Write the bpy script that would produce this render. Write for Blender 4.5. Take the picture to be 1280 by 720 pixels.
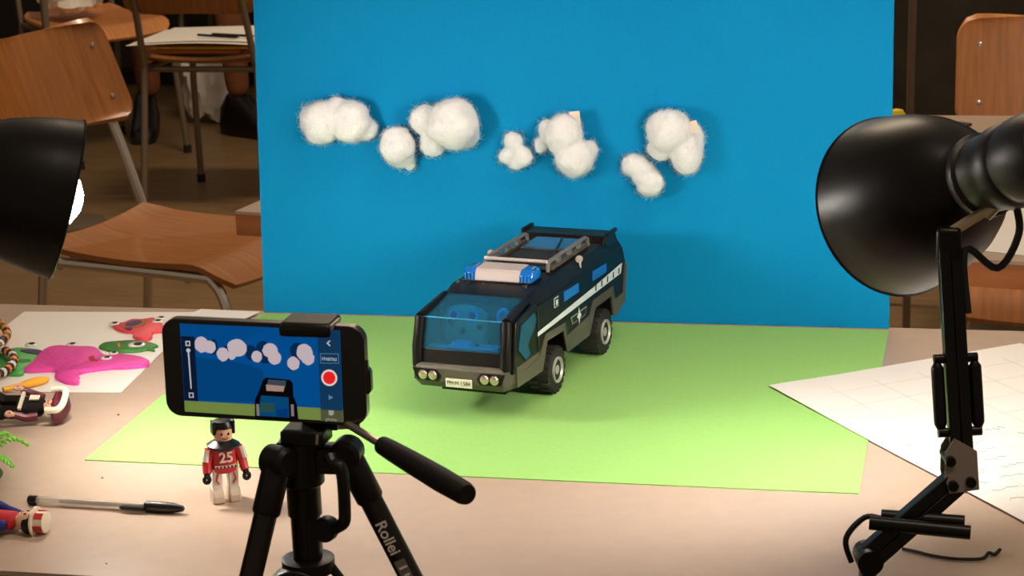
import bpy, bmesh, math, random
from mathutils import Vector, Matrix, Quaternion, noise

random.seed(7)
for o in list(bpy.data.objects):
    bpy.data.objects.remove(o, do_unlink=True)
scene = bpy.context.scene
COL = scene.collection
TZ = 0.74                                   # height of the work table above the floor

# ------------------------------------------------------------------ camera
F_PX = 2663.05
PITCH, ROLL, YAW = 0.261950, -0.036825, 0.229287
CAM = Vector((0.455319, -2.206923, 0.643226 + TZ))
_fw = Vector((-math.sin(YAW), math.cos(YAW), 0)); _rt = Vector((math.cos(YAW), math.sin(YAW), 0)); _up = Vector((0, 0, 1))
CF = _fw * math.cos(PITCH) - _up * math.sin(PITCH)
_u2 = _up * math.cos(PITCH) + _fw * math.sin(PITCH)
CR = _rt * math.cos(ROLL) + _u2 * math.sin(ROLL)
CU = _u2 * math.cos(ROLL) - _rt * math.sin(ROLL)
cd = bpy.data.cameras.new('camera')
cam = bpy.data.objects.new('camera', cd)
COL.objects.link(cam)
m3 = Matrix((CR, CU, -CF)).transposed()
cam.matrix_world = Matrix.Translation(CAM) @ m3.to_4x4()
cd.sensor_width = 36.0
cd.lens = F_PX / 1280.0 * 36.0
cd.clip_start = 0.05
cd.dof.use_dof = True
cd.dof.focus_distance = 1.95
cd.dof.aperture_fstop = 30
scene.camera = cam

# ------------------------------------------------------------------ world, room and fill light, exposure
w = bpy.data.worlds.new('world'); scene.world = w; w.use_nodes = True
w.node_tree.nodes['Background'].inputs[0].default_value = (1.0, 0.80, 0.58, 1)
w.node_tree.nodes['Background'].inputs[1].default_value = 0.21
cl = bpy.data.lights.new('overhead_fill', 'AREA'); cl.shape = 'RECTANGLE'; cl.size = 1.2; cl.size_y = 0.3
cl.energy = 58; cl.color = (1.0, 0.78, 0.55)
clo = bpy.data.objects.new('overhead_fill', cl); COL.objects.link(clo); clo.location = (-0.6, 2.7, 2.9)
cl2 = bpy.data.lights.new('overhead_fill', 'AREA'); cl2.shape = 'RECTANGLE'; cl2.size = 1.2; cl2.size_y = 0.3
cl2.energy = 24; cl2.color = (1.0, 0.82, 0.62)
clo2 = bpy.data.objects.new('overhead_fill', cl2); COL.objects.link(clo2); clo2.location = (0.9, -0.9, 2.9)  # unseen overhead area light added to fill the table front and right chair
BULB = 150.0
BULB_COL = (1.0, 0.94, 0.87)
vs = scene.view_settings
vs.view_transform = 'Standard'; vs.look = 'None'; vs.gamma = 1.0; vs.use_curve_mapping = False; vs.exposure = 0.0

# ------------------------------------------------------------------ helpers
def at(px, py, z=None, Y=None, dist=None, X=None):
    d = CR * ((px - 640) / F_PX) + CU * ((360 - py) / F_PX) + CF
    if z is not None: t = (z + TZ - CAM.z) / d.z
    elif Y is not None: t = (Y - CAM.y) / d.y
    elif X is not None: t = (X - CAM.x) / d.x
    else: t = dist
    return CAM + d * t

def lin(c):
    return tuple(((v / 255) / 12.92 if v / 255 <= 0.04045 else ((v / 255 + 0.055) / 1.055) ** 2.4) for v in c)

MATS = {}
def mat(name, rgb, rough=0.5, metal=0.0, var=0.0, scale=20.0, bump=0.0, bscale=None, spec=0.5, emit=0.0, rgb2=None, coat=0.0, stretch=None):
    if name in MATS: return MATS[name]
    m = bpy.data.materials.new(name); m.use_nodes = True
    nt = m.node_tree; b = nt.nodes['Principled BSDF']
    col = lin(rgb)
    b.inputs['Base Color'].default_value = (*col, 1)
    b.inputs['Roughness'].default_value = rough
    b.inputs['Metallic'].default_value = metal
    b.inputs['Specular IOR Level'].default_value = spec
    b.inputs['Coat Weight'].default_value = coat
    if emit:
        b.inputs['Emission Color'].default_value = (*col, 1)
        b.inputs['Emission Strength'].default_value = emit
    if var or bump or rgb2:
        tc = nt.nodes.new('ShaderNodeTexCoord'); mp = nt.nodes.new('ShaderNodeMapping')
        nt.links.new(tc.outputs['Object'], mp.inputs['Vector'])
        if stretch: mp.inputs['Scale'].default_value = stretch
        nz = nt.nodes.new('ShaderNodeTexNoise'); nz.inputs['Scale'].default_value = scale; nz.inputs['Detail'].default_value = 6
        nt.links.new(mp.outputs['Vector'], nz.inputs['Vector'])
        if var or rgb2:
            cr = nt.nodes.new('ShaderNodeValToRGB')
            c2 = lin(rgb2) if rgb2 else tuple(min(1, v * (1 + var)) for v in col)
            c1 = col if rgb2 else tuple(v * (1 - var) for v in col)
            cr.color_ramp.elements[0].position = 0.32; cr.color_ramp.elements[1].position = 0.68
            cr.color_ramp.elements[0].color = (*c1, 1); cr.color_ramp.elements[1].color = (*c2, 1)
            nt.links.new(nz.outputs['Fac'], cr.inputs['Fac']); nt.links.new(cr.outputs['Color'], b.inputs['Base Color'])
        if bump:
            nb = nt.nodes.new('ShaderNodeTexNoise'); nb.inputs['Scale'].default_value = bscale or scale; nb.inputs['Detail'].default_value = 4
            nt.links.new(mp.outputs['Vector'], nb.inputs['Vector'])
            bp = nt.nodes.new('ShaderNodeBump'); bp.inputs['Strength'].default_value = bump; bp.inputs['Distance'].default_value = 0.002
            nt.links.new(nb.outputs['Fac'], bp.inputs['Height']); nt.links.new(bp.outputs['Normal'], b.inputs['Normal'])
    MATS[name] = m
    return m

def tinted(name, rgb, rough=0.08, gloss=0.18):
    if name in MATS: return MATS[name]
    m = bpy.data.materials.new(name); m.use_nodes = True; nt = m.node_tree; nt.nodes.clear()
    out = nt.nodes.new('ShaderNodeOutputMaterial'); mx = nt.nodes.new('ShaderNodeMixShader')
    tr = nt.nodes.new('ShaderNodeBsdfTransparent'); gl = nt.nodes.new('ShaderNodeBsdfPrincipled')
    tr.inputs[0].default_value = (*lin(rgb), 1)
    gl.inputs['Base Color'].default_value = (*lin(rgb), 1); gl.inputs['Roughness'].default_value = rough
    mx.inputs[0].default_value = gloss
    nt.links.new(tr.outputs[0], mx.inputs[1]); nt.links.new(gl.outputs[0], mx.inputs[2]); nt.links.new(mx.outputs[0], out.inputs[0])
    MATS[name] = m
    return m

class MB:
    def __init__(s): s.bm = bmesh.new()
    def _add(s, verts, faces):
        vs_ = [s.bm.verts.new(v) for v in verts]
        for f in faces:
            try: s.bm.faces.new([vs_[i] for i in f])
            except ValueError: pass
        return vs_
    def box(s, c, d, rot=None):
        c = Vector(c); h = Vector(d) / 2
        vv = []
        for z in (-1, 1):
            for x, y in ((-1, -1), (1, -1), (1, 1), (-1, 1)):
                v = Vector((x * h.x, y * h.y, z * h.z))
                if rot is not None: v = rot @ v
                vv.append(c + v)
        s._add(vv, [(3, 2, 1, 0), (4, 5, 6, 7), (0, 1, 5, 4), (1, 2, 6, 5), (2, 3, 7, 6), (3, 0, 4, 7)])
        return s
    def prism(s, poly, plane, a0, a1):
        # poly in plane 'xy','yz','xz', extruded along the third axis
        def P(p, a):
            return {'xy': (p[0], p[1], a), 'yz': (a, p[0], p[1]), 'xz': (p[0], a, p[1])}[plane]
        n = len(poly)
        vs_ = [s.bm.verts.new(P(p, a0)) for p in poly] + [s.bm.verts.new(P(p, a1)) for p in poly]
        s.bm.faces.new(vs_[:n][::-1]); s.bm.faces.new(vs_[n:])
        for i in range(n): s.bm.faces.new([vs_[i], vs_[(i + 1) % n], vs_[n + (i + 1) % n], vs_[n + i]])
        return s
    def rings(s, rings, close=True, cap=True):
        R = [[s.bm.verts.new(v) for v in r] for r in rings]
        n = len(R[0])
        for a, b in zip(R, R[1:]):
            for i in range(n if close else n - 1):
                try: s.bm.faces.new([a[i], a[(i + 1) % n], b[(i + 1) % n], b[i]])
                except ValueError: pass
        if cap:
            for r in (R[0][::-1], R[-1]):
                try: s.bm.faces.new(r)
                except ValueError: pass
        return s
    def lathe(s, prof, o, axis, n=24, cap=True):
        o = Vector(o); ax = Vector(axis).normalized(); q = ax.to_track_quat('Z', 'Y')
        ux = q @ Vector((1, 0, 0)); uy = q @ Vector((0, 1, 0))
        rr = []
        for r, t in prof:
            rr.append([o + ax * t + (ux * math.cos(2 * math.pi * k / n) + uy * math.sin(2 * math.pi * k / n)) * max(r, 1e-5) for k in range(n)])
        return s.rings(rr, True, cap)
    def cyl(s, a, b, r, r2=None, n=16):
        a = Vector(a); b = Vector(b)
        return s.lathe([(r, 0), (r if r2 is None else r2, (b - a).length)], a, b - a, n)
    def tube(s, pts, r, n=8, closed=False):
        pts = [Vector(p) for p in pts]; rr = []; prev = None
        N = len(pts)
        for i, p in enumerate(pts):
            if closed: t = (pts[(i + 1) % N] - pts[i - 1])
            else: t = pts[min(i + 1, N - 1)] - pts[max(i - 1, 0)]
            t = t.normalized()
            if prev is None:
                ref = Vector((0, 0, 1)) if abs(t.z) < 0.9 else Vector((1, 0, 0))
                u = t.cross(ref).normalized()
            else:
                u = (prev - t * prev.dot(t)).normalized()
            prev = u; v = t.cross(u)
            rad = r[i] if isinstance(r, (list, tuple)) else r
            rr.append([p + (u * math.cos(2 * math.pi * k / n) + v * math.sin(2 * math.pi * k / n)) * rad for k in range(n)])
        if closed: rr.append(rr[0])
        return s.rings(rr, True, not closed)
    def ball(s, c, r, nu=16, nv=10, rot=None):
        c = Vector(c); r = Vector(r) if not isinstance(r, (int, float)) else Vector((r, r, r))
        rr = []
        for j in range(nv + 1):
            th = math.pi * j / nv; zz = -math.cos(th); k = max(math.sin(th), 1e-4)
            ring = []
            for i in range(nu):
                v = Vector((r.x * k * math.cos(2 * math.pi * i / nu), r.y * k * math.sin(2 * math.pi * i / nu), r.z * zz))
                if rot is not None: v = rot @ v
                ring.append(c + v)
            rr.append(ring)
        return s.rings(rr)
    def sheet(s, fn, nu, nv, th):
        # fn(u,v)->point ; a sheet of thickness th along its normal
        top = [[Vector(fn(i / nu, j / nv)) for i in range(nu + 1)] for j in range(nv + 1)]
        bot = []
        for j in range(nv + 1):
            row = []
            for i in range(nu + 1):
                du = top[j][min(i + 1, nu)] - top[j][max(i - 1, 0)]; dv = top[min(j + 1, nv)][i] - top[max(j - 1, 0)][i]
                nn = du.cross(dv)
                nn = nn.normalized() if nn.length > 1e-12 else Vector((0, 0, 1))
                row.append(top[j][i] - nn * th)
            bot.append(row)
        T = [[s.bm.verts.new(v) for v in r] for r in top]; B = [[s.bm.verts.new(v) for v in r] for r in bot]
        for j in range(nv):
            for i in range(nu):
                s.bm.faces.new([T[j][i], T[j][i + 1], T[j + 1][i + 1], T[j + 1][i]])
                s.bm.faces.new([B[j][i], B[j + 1][i], B[j + 1][i + 1], B[j][i + 1]])
        for j in range(nv):
            s.bm.faces.new([T[j][0], T[j + 1][0], B[j + 1][0], B[j][0]]); s.bm.faces.new([T[j][nu], B[j][nu], B[j + 1][nu], T[j + 1][nu]])
        for i in range(nu):
            s.bm.faces.new([T[0][i], B[0][i], B[0][i + 1], T[0][i + 1]]); s.bm.faces.new([T[nv][i], T[nv][i + 1], B[nv][i + 1], B[nv][i]])
        return s
    def build(s, name, m, parent=None, smooth=True, ang=35, bevel=0.0, loc=None, seg=2):
        bmesh.ops.recalc_face_normals(s.bm, faces=s.bm.faces)
        me = bpy.data.meshes.new(name); s.bm.to_mesh(me); s.bm.free()
        if smooth:
            me.polygons.foreach_set('use_smooth', [True] * len(me.polygons)); me.set_sharp_from_angle(angle=math.radians(ang))
        me.materials.append(m)
        o = bpy.data.objects.new(name, me); COL.objects.link(o)
        if parent is not None: o.parent = parent
        if loc is not None: o.location = loc
        if bevel:
            b = o.modifiers.new('bevel', 'BEVEL'); b.width = bevel; b.segments = seg; b.limit_method = 'ANGLE'; b.angle_limit = math.radians(40)
        return o

def tag(o, label, cat, group=None):
    o['label'] = label; o['category'] = cat
    if group: o['group'] = group
    return o
def thing(name, label, cat, loc=(0, 0, 0), rot=(0, 0, 0), group=None):
    o = bpy.data.objects.new(name, None); COL.objects.link(o); o.empty_display_size = 0.02
    o.location = loc; o.rotation_euler = rot
    return tag(o, label, cat, group)
def rebase(root):
    # put an Empty's world-space children into its local frame (location only)
    for c in root.children: c.location = Vector(c.location) - root.location
def text_mesh(name, body, size, m, parent, matrix, extrude=0.0002, bold=0.0):
    cu = bpy.data.curves.new(name, 'FONT'); cu.body = body; cu.size = size; cu.extrude = extrude; cu.align_x = 'CENTER'; cu.align_y = 'CENTER'
    cu.offset = bold
    t = bpy.data.objects.new(name + '_tmp', cu); COL.objects.link(t)
    dg = bpy.context.evaluated_depsgraph_get()
    me = bpy.data.meshes.new_from_object(t.evaluated_get(dg)); bpy.data.objects.remove(t, do_unlink=True)
    me.materials.clear(); me.materials.append(m)
    o = bpy.data.objects.new(name, me); COL.objects.link(o); o.parent = parent; o.matrix_local = matrix
    return o
def poly_flat(pts3, th):  # helper for flat polygon pieces in xy with thickness
    return MB().prism(pts3, 'xy', 0, th)
def blob_outline(pts, n=6):
    # closed Catmull-Rom through points
    out = []; N = len(pts)
    for i in range(N):
        p0, p1, p2, p3 = [Vector(pts[(i + k - 1) % N]) for k in range(4)]
        for j in range(n):
            t = j / n
            out.append(tuple(0.5 * ((2 * p1) + (-p0 + p2) * t + (2 * p0 - 5 * p1 + 4 * p2 - p3) * t * t + (-p0 + 3 * p1 - 3 * p2 + p3) * t ** 3)))
    return out
def curve_pts(pts, n=6):
    out = []; N = len(pts); V = [Vector(p) for p in pts]
    for i in range(N - 1):
        p0, p1, p2, p3 = V[max(i - 1, 0)], V[i], V[i + 1], V[min(i + 2, N - 1)]
        for j in range(n):
            t = j / n
            out.append(0.5 * ((2 * p1) + (-p0 + p2) * t + (2 * p0 - 5 * p1 + 4 * p2 - p3) * t * t + (-p0 + 3 * p1 - 3 * p2 + p3) * t ** 3))
    out.append(V[-1])
    return out

# ------------------------------------------------------------------ materials
M_black = mat('black_plastic', (14, 9, 8), 0.38, spec=0.4)
M_blackm = mat('black_matte', (19, 15, 14), 0.6)
M_lamp = mat('lamp_black_enamel', (10, 6, 5), 0.36, spec=0.22, var=0.1, scale=900, bump=0.05, bscale=900)
M_white_in = mat('lamp_white_inside', (240, 236, 228), 0.5)
M_chrome = mat('chrome_tube', (220, 212, 202), 0.2, 0.9)
M_tubegrey = mat('grey_tube', (126, 110, 92), 0.4, 0.5)
M_ply = mat('chair_plywood', (152, 94, 42), 0.36, var=0.18, scale=9, stretch=(1, 12, 1), coat=0.25)
M_ply2 = mat('chair_plywood_light', (216, 142, 82), 0.4, var=0.16, scale=9, stretch=(1, 12, 1), coat=0.2)
M_desktop = mat('beige_laminate', (186, 162, 143), 0.34, var=0.035, scale=60, bump=0.02, bscale=300)
M_deskwood = mat('desk_edge_wood', (176, 108, 58), 0.5, var=0.18, scale=12, stretch=(1, 14, 6))
M_paper = mat('white_paper', (238, 232, 226), 0.75, var=0.015, scale=12)
M_green = mat('green_card', (150, 199, 112), 0.85, spec=0.15, var=0.03, scale=300, bump=0.03, bscale=900)
M_blue = mat('blue_card', (0, 124, 176), 0.8, spec=0.12, var=0.03, scale=400, bump=0.04, bscale=1200)
M_rubber = mat('black_rubber', (17, 14, 13), 0.75)
M_pencil = mat('pencil_grey', (120, 112, 110), 0.8)

# ------------------------------------------------------------------ setting
fl = mat('linoleum_floor', (128, 102, 70), 0.42, rgb2=(112, 88, 58), scale=5, stretch=(1.2, 6, 1), bump=0.03, bscale=60)
o = MB().box((-0.5, 3.5, -0.01), (12, 14, 0.02)).build('floor', fl); o['kind'] = 'structure'
o = MB().box((-0.5, 8.6, 1.4), (12, 0.1, 2.8)).build('wall_back', mat('dark_wall', (42, 31, 25), 0.8, var=0.1, scale=3)); o['kind'] = 'structure'
o = MB().box((-0.5, 8.54, 0.05), (12, 0.02, 0.1)).build('baseboard_back', mat('baseboard_dark', (40, 28, 22), 0.6)); o['kind'] = 'structure'

o = MB().box((-6.45, 3.5, 1.4), (0.1, 14, 2.8)).build('wall_left', mat('dark_wall', (0, 0, 0))); o['kind'] = 'structure'
o = MB().box((-6.38, 3.5, 0.05), (0.04, 13.9, 0.1)).build('baseboard_left', mat('baseboard_dark', (0, 0, 0))); o['kind'] = 'structure'

# ------------------------------------------------------------------ tables
def desk(name, label, x0, x1, y0, y1, rot=0.0, origin=None, top=TZ, thick=0.034, legs=True):
    # local box, origin = centre of the front-left top corner
    cx, cy = (x0 + x1) / 2, (y0 + y1) / 2
    wx, wy = x1 - x0, y1 - y0
    t = thing(name, label, 'table', (*(origin or (cx, cy)), 0), (0, 0, rot))
    MB().box((0, 0, top - 0.002), (wx, wy, 0.004)).build('table_top', M_desktop, t)
    MB().box((0, 0, top - 0.004 - (thick - 0.004) / 2), (wx, wy, thick - 0.004)).build('wood_core', M_deskwood, t)
    for sx in (-1, 1):
        for sy in (-1, 1):
            l = MB().box((sx * (wx / 2 - 0.05), sy * (wy / 2 - 0.05), (top - thick) / 2 + 0.006), (0.03, 0.03, top - thick - 0.012)).build('leg', M_tubegrey, t, bevel=0.003)
            MB().box((sx * (wx / 2 - 0.05), sy * (wy / 2 - 0.05), 0.006), (0.036, 0.036, 0.012)).build('foot_cap', M_rubber, l)
        MB().box((sx * (wx / 2 - 0.05), 0, top - thick - 0.02), (0.02, wy - 0.1, 0.04)).build('side_rail', M_tubegrey, t)
        MB().box((sx * (wx / 2 - 0.05), 0, 0.07), (0.024, wy - 0.13, 0.024)).build('foot_rail', M_tubegrey, t)
    for sy in ((-1, 1) if name == 'work_table' else (1,)):
        MB().box((0, sy * (wy / 2 - 0.05), top - thick - 0.02), (wx - 0.1, 0.02, 0.04)).build('cross_rail', M_tubegrey, t)
    return t
desk('work_table', 'beige topped work table carrying the blue and green paper film set', -0.82, 0.80, -0.756, 0.006)
a = -0.184
dl, dw = 1.30, 0.40
p0 = Vector((-0.562, 0.494, 0)); ux = Vector((math.cos(a), math.sin(a), 0)); uy = Vector((-math.sin(a), math.cos(a), 0))
cA = p0 + ux * dl / 2 + uy * dw / 2
desk('school_desk', 'school desk with thick orange wood edge standing right behind the blue board', 0, dl, 0, dw, a, (cA.x, cA.y))
desk('school_desk', 'beige school desk in front of the upright wooden chair with pale backrest', 0.16, 1.36, 0.80, 1.235)

# ------------------------------------------------------------------ film set: green sheet, blue board
LEAN = 0.0956
o = MB().box((0, -0.2535, TZ + 0.0006), (0.70, 0.493, 0.001)).build('green_card_sheet', M_green)
tag(o, 'light green card sheet lying flat under the black toy van', 'card sheet')
BR = Matrix.Rotation(-LEAN, 4, 'X')
bd = MB().box((0, 0.003, 0.25), (0.70, 0.004, 0.50)).build('blue_card_board', M_blue)
bd.matrix_world = Matrix.Translation((0, 0, TZ + 0.0005)) @ BR
tag(bd, 'blue card board leaning upright as a sky backdrop with cotton clouds', 'backdrop')
def on_board(px, py):
    nrm = Vector((0, math.cos(LEAN), -math.sin(LEAN))); d = CR * ((px - 640) / F_PX) + CU * ((360 - py) / F_PX) + CF
    b0 = Vector((0, 0.001, TZ)); t = ((b0 - CAM).dot(nrm)) / d.dot(nrm); return CAM + d * t
BN = Vector((0, -math.cos(LEAN), math.sin(LEAN)))       # towards the room

# cotton clouds
def cotton():
    m = bpy.data.materials.new('cotton_wool'); m.use_nodes = True; nt = m.node_tree; b = nt.nodes['Principled BSDF']
    b.inputs['Base Color'].default_value = (0.93, 0.91, 0.92, 1); b.inputs['Roughness'].default_value = 1.0; b.inputs['Specular IOR Level'].default_value = 0.05
    b.inputs['Subsurface Weight'].default_value = 0.8; b.inputs['Subsurface Radius'].default_value = (0.012, 0.011, 0.010); b.inputs['Subsurface Scale'].default_value = 1.0
    tc = nt.nodes.new('ShaderNodeTexCoord'); nz = nt.nodes.new('ShaderNodeTexNoise'); nz.inputs['Scale'].default_value = 260; nz.inputs['Detail'].default_value = 8
    bp = nt.nodes.new('ShaderNodeBump'); bp.inputs['Strength'].default_value = 0.25; bp.inputs['Distance'].default_value = 0.001
    nt.links.new(tc.outputs['Object'], nz.inputs['Vector']); nt.links.new(nz.outputs['Fac'], bp.inputs['Height']); nt.links.new(bp.outputs['Normal'], b.inputs['Normal'])
    return m
M_cot = cotton()
tx = bpy.data.textures.new('cotton_lumps', 'CLOUDS'); tx.noise_scale = 0.016; tx.noise_depth = 2
tx2 = bpy.data.textures.new('cotton_fluff', 'CLOUDS'); tx2.noise_scale = 0.004; tx2.noise_depth = 3
clouds = [
    ('wide cotton wool cloud beside the lone end of the row, on blue board', [(402, 153, 28, 29), (438, 152, 28, 28), (422, 141, 24, 20), (457, 160, 16, 17), (385, 150, 11, 20)], None),
    ('small roundish cotton wool cloud touching the lower edge of the biggest cloud', [(497, 182, 23, 25), (500, 197, 20, 14), (512, 205, 8, 8)], None),
    ('biggest lumpy cotton wool cloud with a wispy lobe, on blue board', [(566, 155, 35, 33), (531, 150, 20, 20), (541, 175, 17, 22), (585, 165, 16, 22)], None),
    ('tiniest cotton wool cloud on the blue board, above the van', [(641, 178, 12, 14), (634, 194, 12, 12), (655, 195, 12, 13), (645, 203, 12, 10)], None),
    ('tall cotton wool cloud with a white tape tab sticking up from its top', [(704, 168, 25, 27), (718, 198, 26, 24), (675, 180, 9, 12), (735, 188, 13, 13), (686, 164, 14, 15)], [(711, 140), (724, 139), (726, 158), (713, 156)]),
    ('large rounded cotton wool cloud with tape corner on its side, lamp end of board', [(836, 164, 30, 28), (858, 192, 22, 28), (827, 184, 20, 17), (870, 175, 11, 22)], [(858, 153), (870, 150), (874, 164), (861, 168)]),
    ('small oblong cotton wool cloud hanging below the large rounded one', [(794, 207, 18, 16), (812, 229, 19, 18), (803, 217, 17, 17)], None)]
for ci, (lab, els, tab) in enumerate(clouds):
    pc = on_board(els[0][0], els[0][1])
    root = thing('cotton_cloud', lab, 'cotton cloud', pc, group='cotton clouds on the board')
    b = MB(); cen = []
    for (px, py, rx, ry) in els:
        p = on_board(px, py); k = 1 / 1145.0
        Rx, Rz = rx * k * 0.93, ry * k * 0.95; Ry = min(Rx, Rz) * 0.75
        vd_ = (CAM - p).normalized()
        c = p + vd_ * ((Ry * 1.0 + 0.0035) / vd_.dot(BN)) - pc
        b.ball(c, (Rx, Ry, Rz), 20, 14, rot=Matrix.Rotation(-LEAN, 3, 'X')); cen.append((c, Rx, Ry, Rz))
    puff = b.build('cotton_puff', M_cot, root)
    rm = puff.modifiers.new('remesh', 'REMESH'); rm.mode = 'VOXEL'; rm.voxel_size = 0.0016; rm.use_smooth_shade = True
    d1 = puff.modifiers.new('lumps', 'DISPLACE'); d1.texture = tx; d1.strength = 0.006; d1.mid_level = 0.5; d1.texture_coords = 'GLOBAL'
    d2 = puff.modifiers.new('fluff', 'DISPLACE'); d2.texture = tx2; d2.strength = 0.0010; d2.mid_level = 0.5; d2.texture_coords = 'GLOBAL'
    dg = bpy.context.evaluated_depsgraph_get()
    em = bpy.data.meshes.new_from_object(puff.evaluated_get(dg)); puff.modifiers.clear(); puff.data = em
    rnd = random.Random(ci); vv_, ff_ = [], []
    NV = len(em.vertices); lim = bd.matrix_world.translation - pc
    for k in range(int(NV * 0.55)):
        ve = em.vertices[rnd.randrange(NV)]; v = ve.normal; p = ve.co + v * rnd.uniform(-.0006, .0008)
        if v.dot(BN) < -0.55: continue
        t = v.orthogonal().normalized(); t.rotate(Quaternion(v, rnd.uniform(0, 6.28))); b_ = v.cross(t)
        Lf = rnd.uniform(0.0035, 0.009); cu_ = rnd.uniform(-.5, .5); hi = rnd.uniform(.02, .22) if rnd.random() < .8 else rnd.uniform(.2, .6)
        pts = [p + t * (Lf * q_) + b_ * (Lf * cu_ * q_ * q_) + v * (Lf * hi * (q_ * (1.5 - q_) * 1.4)) for q_ in (0, .35, .7, 1)]
        if min((q_ - lim).dot(BN) for q_ in pts) < 0.001: continue
        n0 = len(vv_); r_ = 0.00009
        for q_ in pts: vv_ += [q_ + v * r_, q_ - v * r_ * .5 + b_ * r_, q_ - v * r_ * .5 - b_ * r_]
        for a_ in range(3):
            for c_ in range(3): ff_.append((n0 + a_ * 3 + c_, n0 + a_ * 3 + (c_ + 1) % 3, n0 + a_ * 3 + 3 + (c_ + 1) % 3, n0 + a_ * 3 + 3 + c_))
    fm = bpy.data.meshes.new('cotton_fibres'); fm.from_pydata(vv_, [], ff_); fm.materials.append(M_cot)
    f = bpy.data.objects.new('cotton_fibres', fm); COL.objects.link(f); f.parent = root; f['kind'] = 'stuff'
    if tab:
        q4 = [on_board(x, y) + (CAM - pc).normalized() * 0.022 - pc for x, y in tab]; q5 = [v - BN * 0.0008 for v in q4]
        t = MB(); t.rings([q4, q5]); t.build('tape_tab', mat('masking_tape', (232, 214, 200), 0.7), root)

# ------------------------------------------------------------------ toy van
AV = math.radians(9.8)
van = thing('toy_van', 'black toy armoured police van with blue windows and roof light bar on green card', 'toy van', (-0.0119, -0.2612, TZ + 0.0012), (0, 0, -AV))
V_blk = mat('van_black', (11, 7, 7), 0.40, spec=0.22)
V_gry = mat('van_grey', (74, 69, 59), 0.55, spec=0.3)
V_lgry = mat('van_rack_grey', (104, 98, 94), 0.45)
V_pale = mat('van_pale', (184, 170, 166), 0.5)
V_blue = mat('van_blue_print', (6, 98, 176), 0.45)
V_glass = tinted('van_blue_glass', (98, 192, 228), 0.1, 0.12)
V_side = tinted('van_side_glass', (22, 88, 125), 0.12, 0.6)
V_beacon = mat('van_beacon_blue', (4, 92, 176), 0.12, coat=0.5)
V_white = mat('van_white_print', (214, 220, 224), 0.5)
HW = 0.052
# rear body with wheel arches (profile in y,z; y = towards the rear)
prof = [(-0.036, 0.034), (-0.026, 0.034), (-0.010, 0.060), (0.034, 0.058), (0.043, 0.033), (0.103, 0.033), (0.123, 0.056), (0.172, 0.056), (0.176, 0.034),
        (0.182, 0.032), (0.213, 0.041), (0.2208, 0.080), (0.212, 0.100), (-0.036, 0.100)]
MB().prism(prof, 'yz', -HW, HW).build('body', V_blk, van, bevel=0.0012)
# roof loft
secs = []
for y, zt, wr, ws in ((-0.036, 0.1066, 0.042, HW), (-0.012, 0.112, 0.0435, HW), (0.160, 0.112, 0.0435, HW), (0.212, 0.112, 0.0435, HW)):
    secs.append([(-ws, y, 0.0995), (ws, y, 0.0995), (wr, y, zt), (-wr, y, zt)])
MB().rings(secs).build('roof', V_blk, van, bevel=0.0015)
MB().prism([(0.168, 0.111), (0.176, 0.1185), (0.203, 0.1185), (0.2165, 0.097), (0.205, 0.097)], 'yz', -0.0475, 0.0475).build('rear_spoiler', V_blk, van, bevel=0.0015)
for s in (-1, 1):
    MB().box((s * 0.0470, 0.192, 0.1195), (0.004, 0.028, 0.004)).build('spoiler_fin', V_blk, van, bevel=0.001)
# under body
MB().box((0, 0.07, 0.030), (0.066, 0.28, 0.016)).build('chassis', V_blk, van)
# cab
MB().box((0, -0.062, 0.050), (2 * HW - 0.004, 0.056, 0.012)).build('cab_floor', V_blk, van)
for s in (-1, 1):
    b = MB(); x0, x1 = (HW - 0.004, HW) if s > 0 else (-HW, -HW + 0.004)
    b.prism([(-0.094, 0.050), (-0.030, 0.050), (-0.030, 0.1005), (-0.036, 0.1030), (-0.084, 0.0975)], 'yz', x0, x1)
    sp = b.build('cab_side', V_blk, van, bevel=0.001)
    xa, xb = (HW, HW + 0.0008) if s > 0 else (-HW - 0.0008, -HW)
    MB().prism([(-0.0395, 0.0960), (-0.073, 0.0925), (-0.082, 0.0705), (-0.0640, 0.0556), (-0.0515, 0.0590), (-0.0590, 0.0696), (-0.0412, 0.0799), (-0.0343, 0.0883)], 'yz', xa, xb).build('side_window', V_side, van)
    # front pillars and upper beams
    MB().tube([(s * 0.0450, -0.0955, 0.054), (s * 0.0450, -0.0945, 0.071), (s * 0.0438, -0.087, 0.0985)], 0.0054, 12).build('front_pillar', V_blk, van)
    MB().tube([(s * 0.0440, -0.087, 0.0978), (s * 0.0430, -0.060, 0.1020), (s * 0.0425, -0.034, 0.1055)], [0.005, 0.0045, 0.0040], 10).build('roof_beam', V_blk, van)
MB().prism([(-0.0975, 0.052), (-0.0945, 0.070), (-0.088, 0.070), (-0.088, 0.054)], 'yz', -0.046, 0.046).build('front_panel', V_blk, van, bevel=0.001)
MB().rings([[(-0.0425, -0.0948, 0.0695), (0.0425, -0.0948, 0.0695), (0.0425, -0.0935, 0.0695), (-0.0425, -0.0935, 0.0695)],
            [(-0.0405, -0.0875, 0.098), (0.0405, -0.0875, 0.098), (0.0405, -0.0862, 0.0975), (-0.0405, -0.0862, 0.0975)]]).build('windscreen', V_glass, van)
MB().rings([[(-0.0405, -0.0872, 0.0985), (0.0405, -0.0872, 0.0985), (0.0405, -0.0868, 0.0973), (-0.0405, -0.0868, 0.0973)],
            [(-0.0385, -0.034, 0.1072), (0.0385, -0.034, 0.1072), (0.0385, -0.034, 0.1060), (-0.0385, -0.034, 0.1060)]]).build('sloping_windscreen', V_glass, van)
MB().box((0, -0.0868, 0.0982), (0.082, 0.0014, 0.0012)).build('windscreen_crease', mat('van_crease', (40, 130, 170), 0.3), van)
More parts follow.
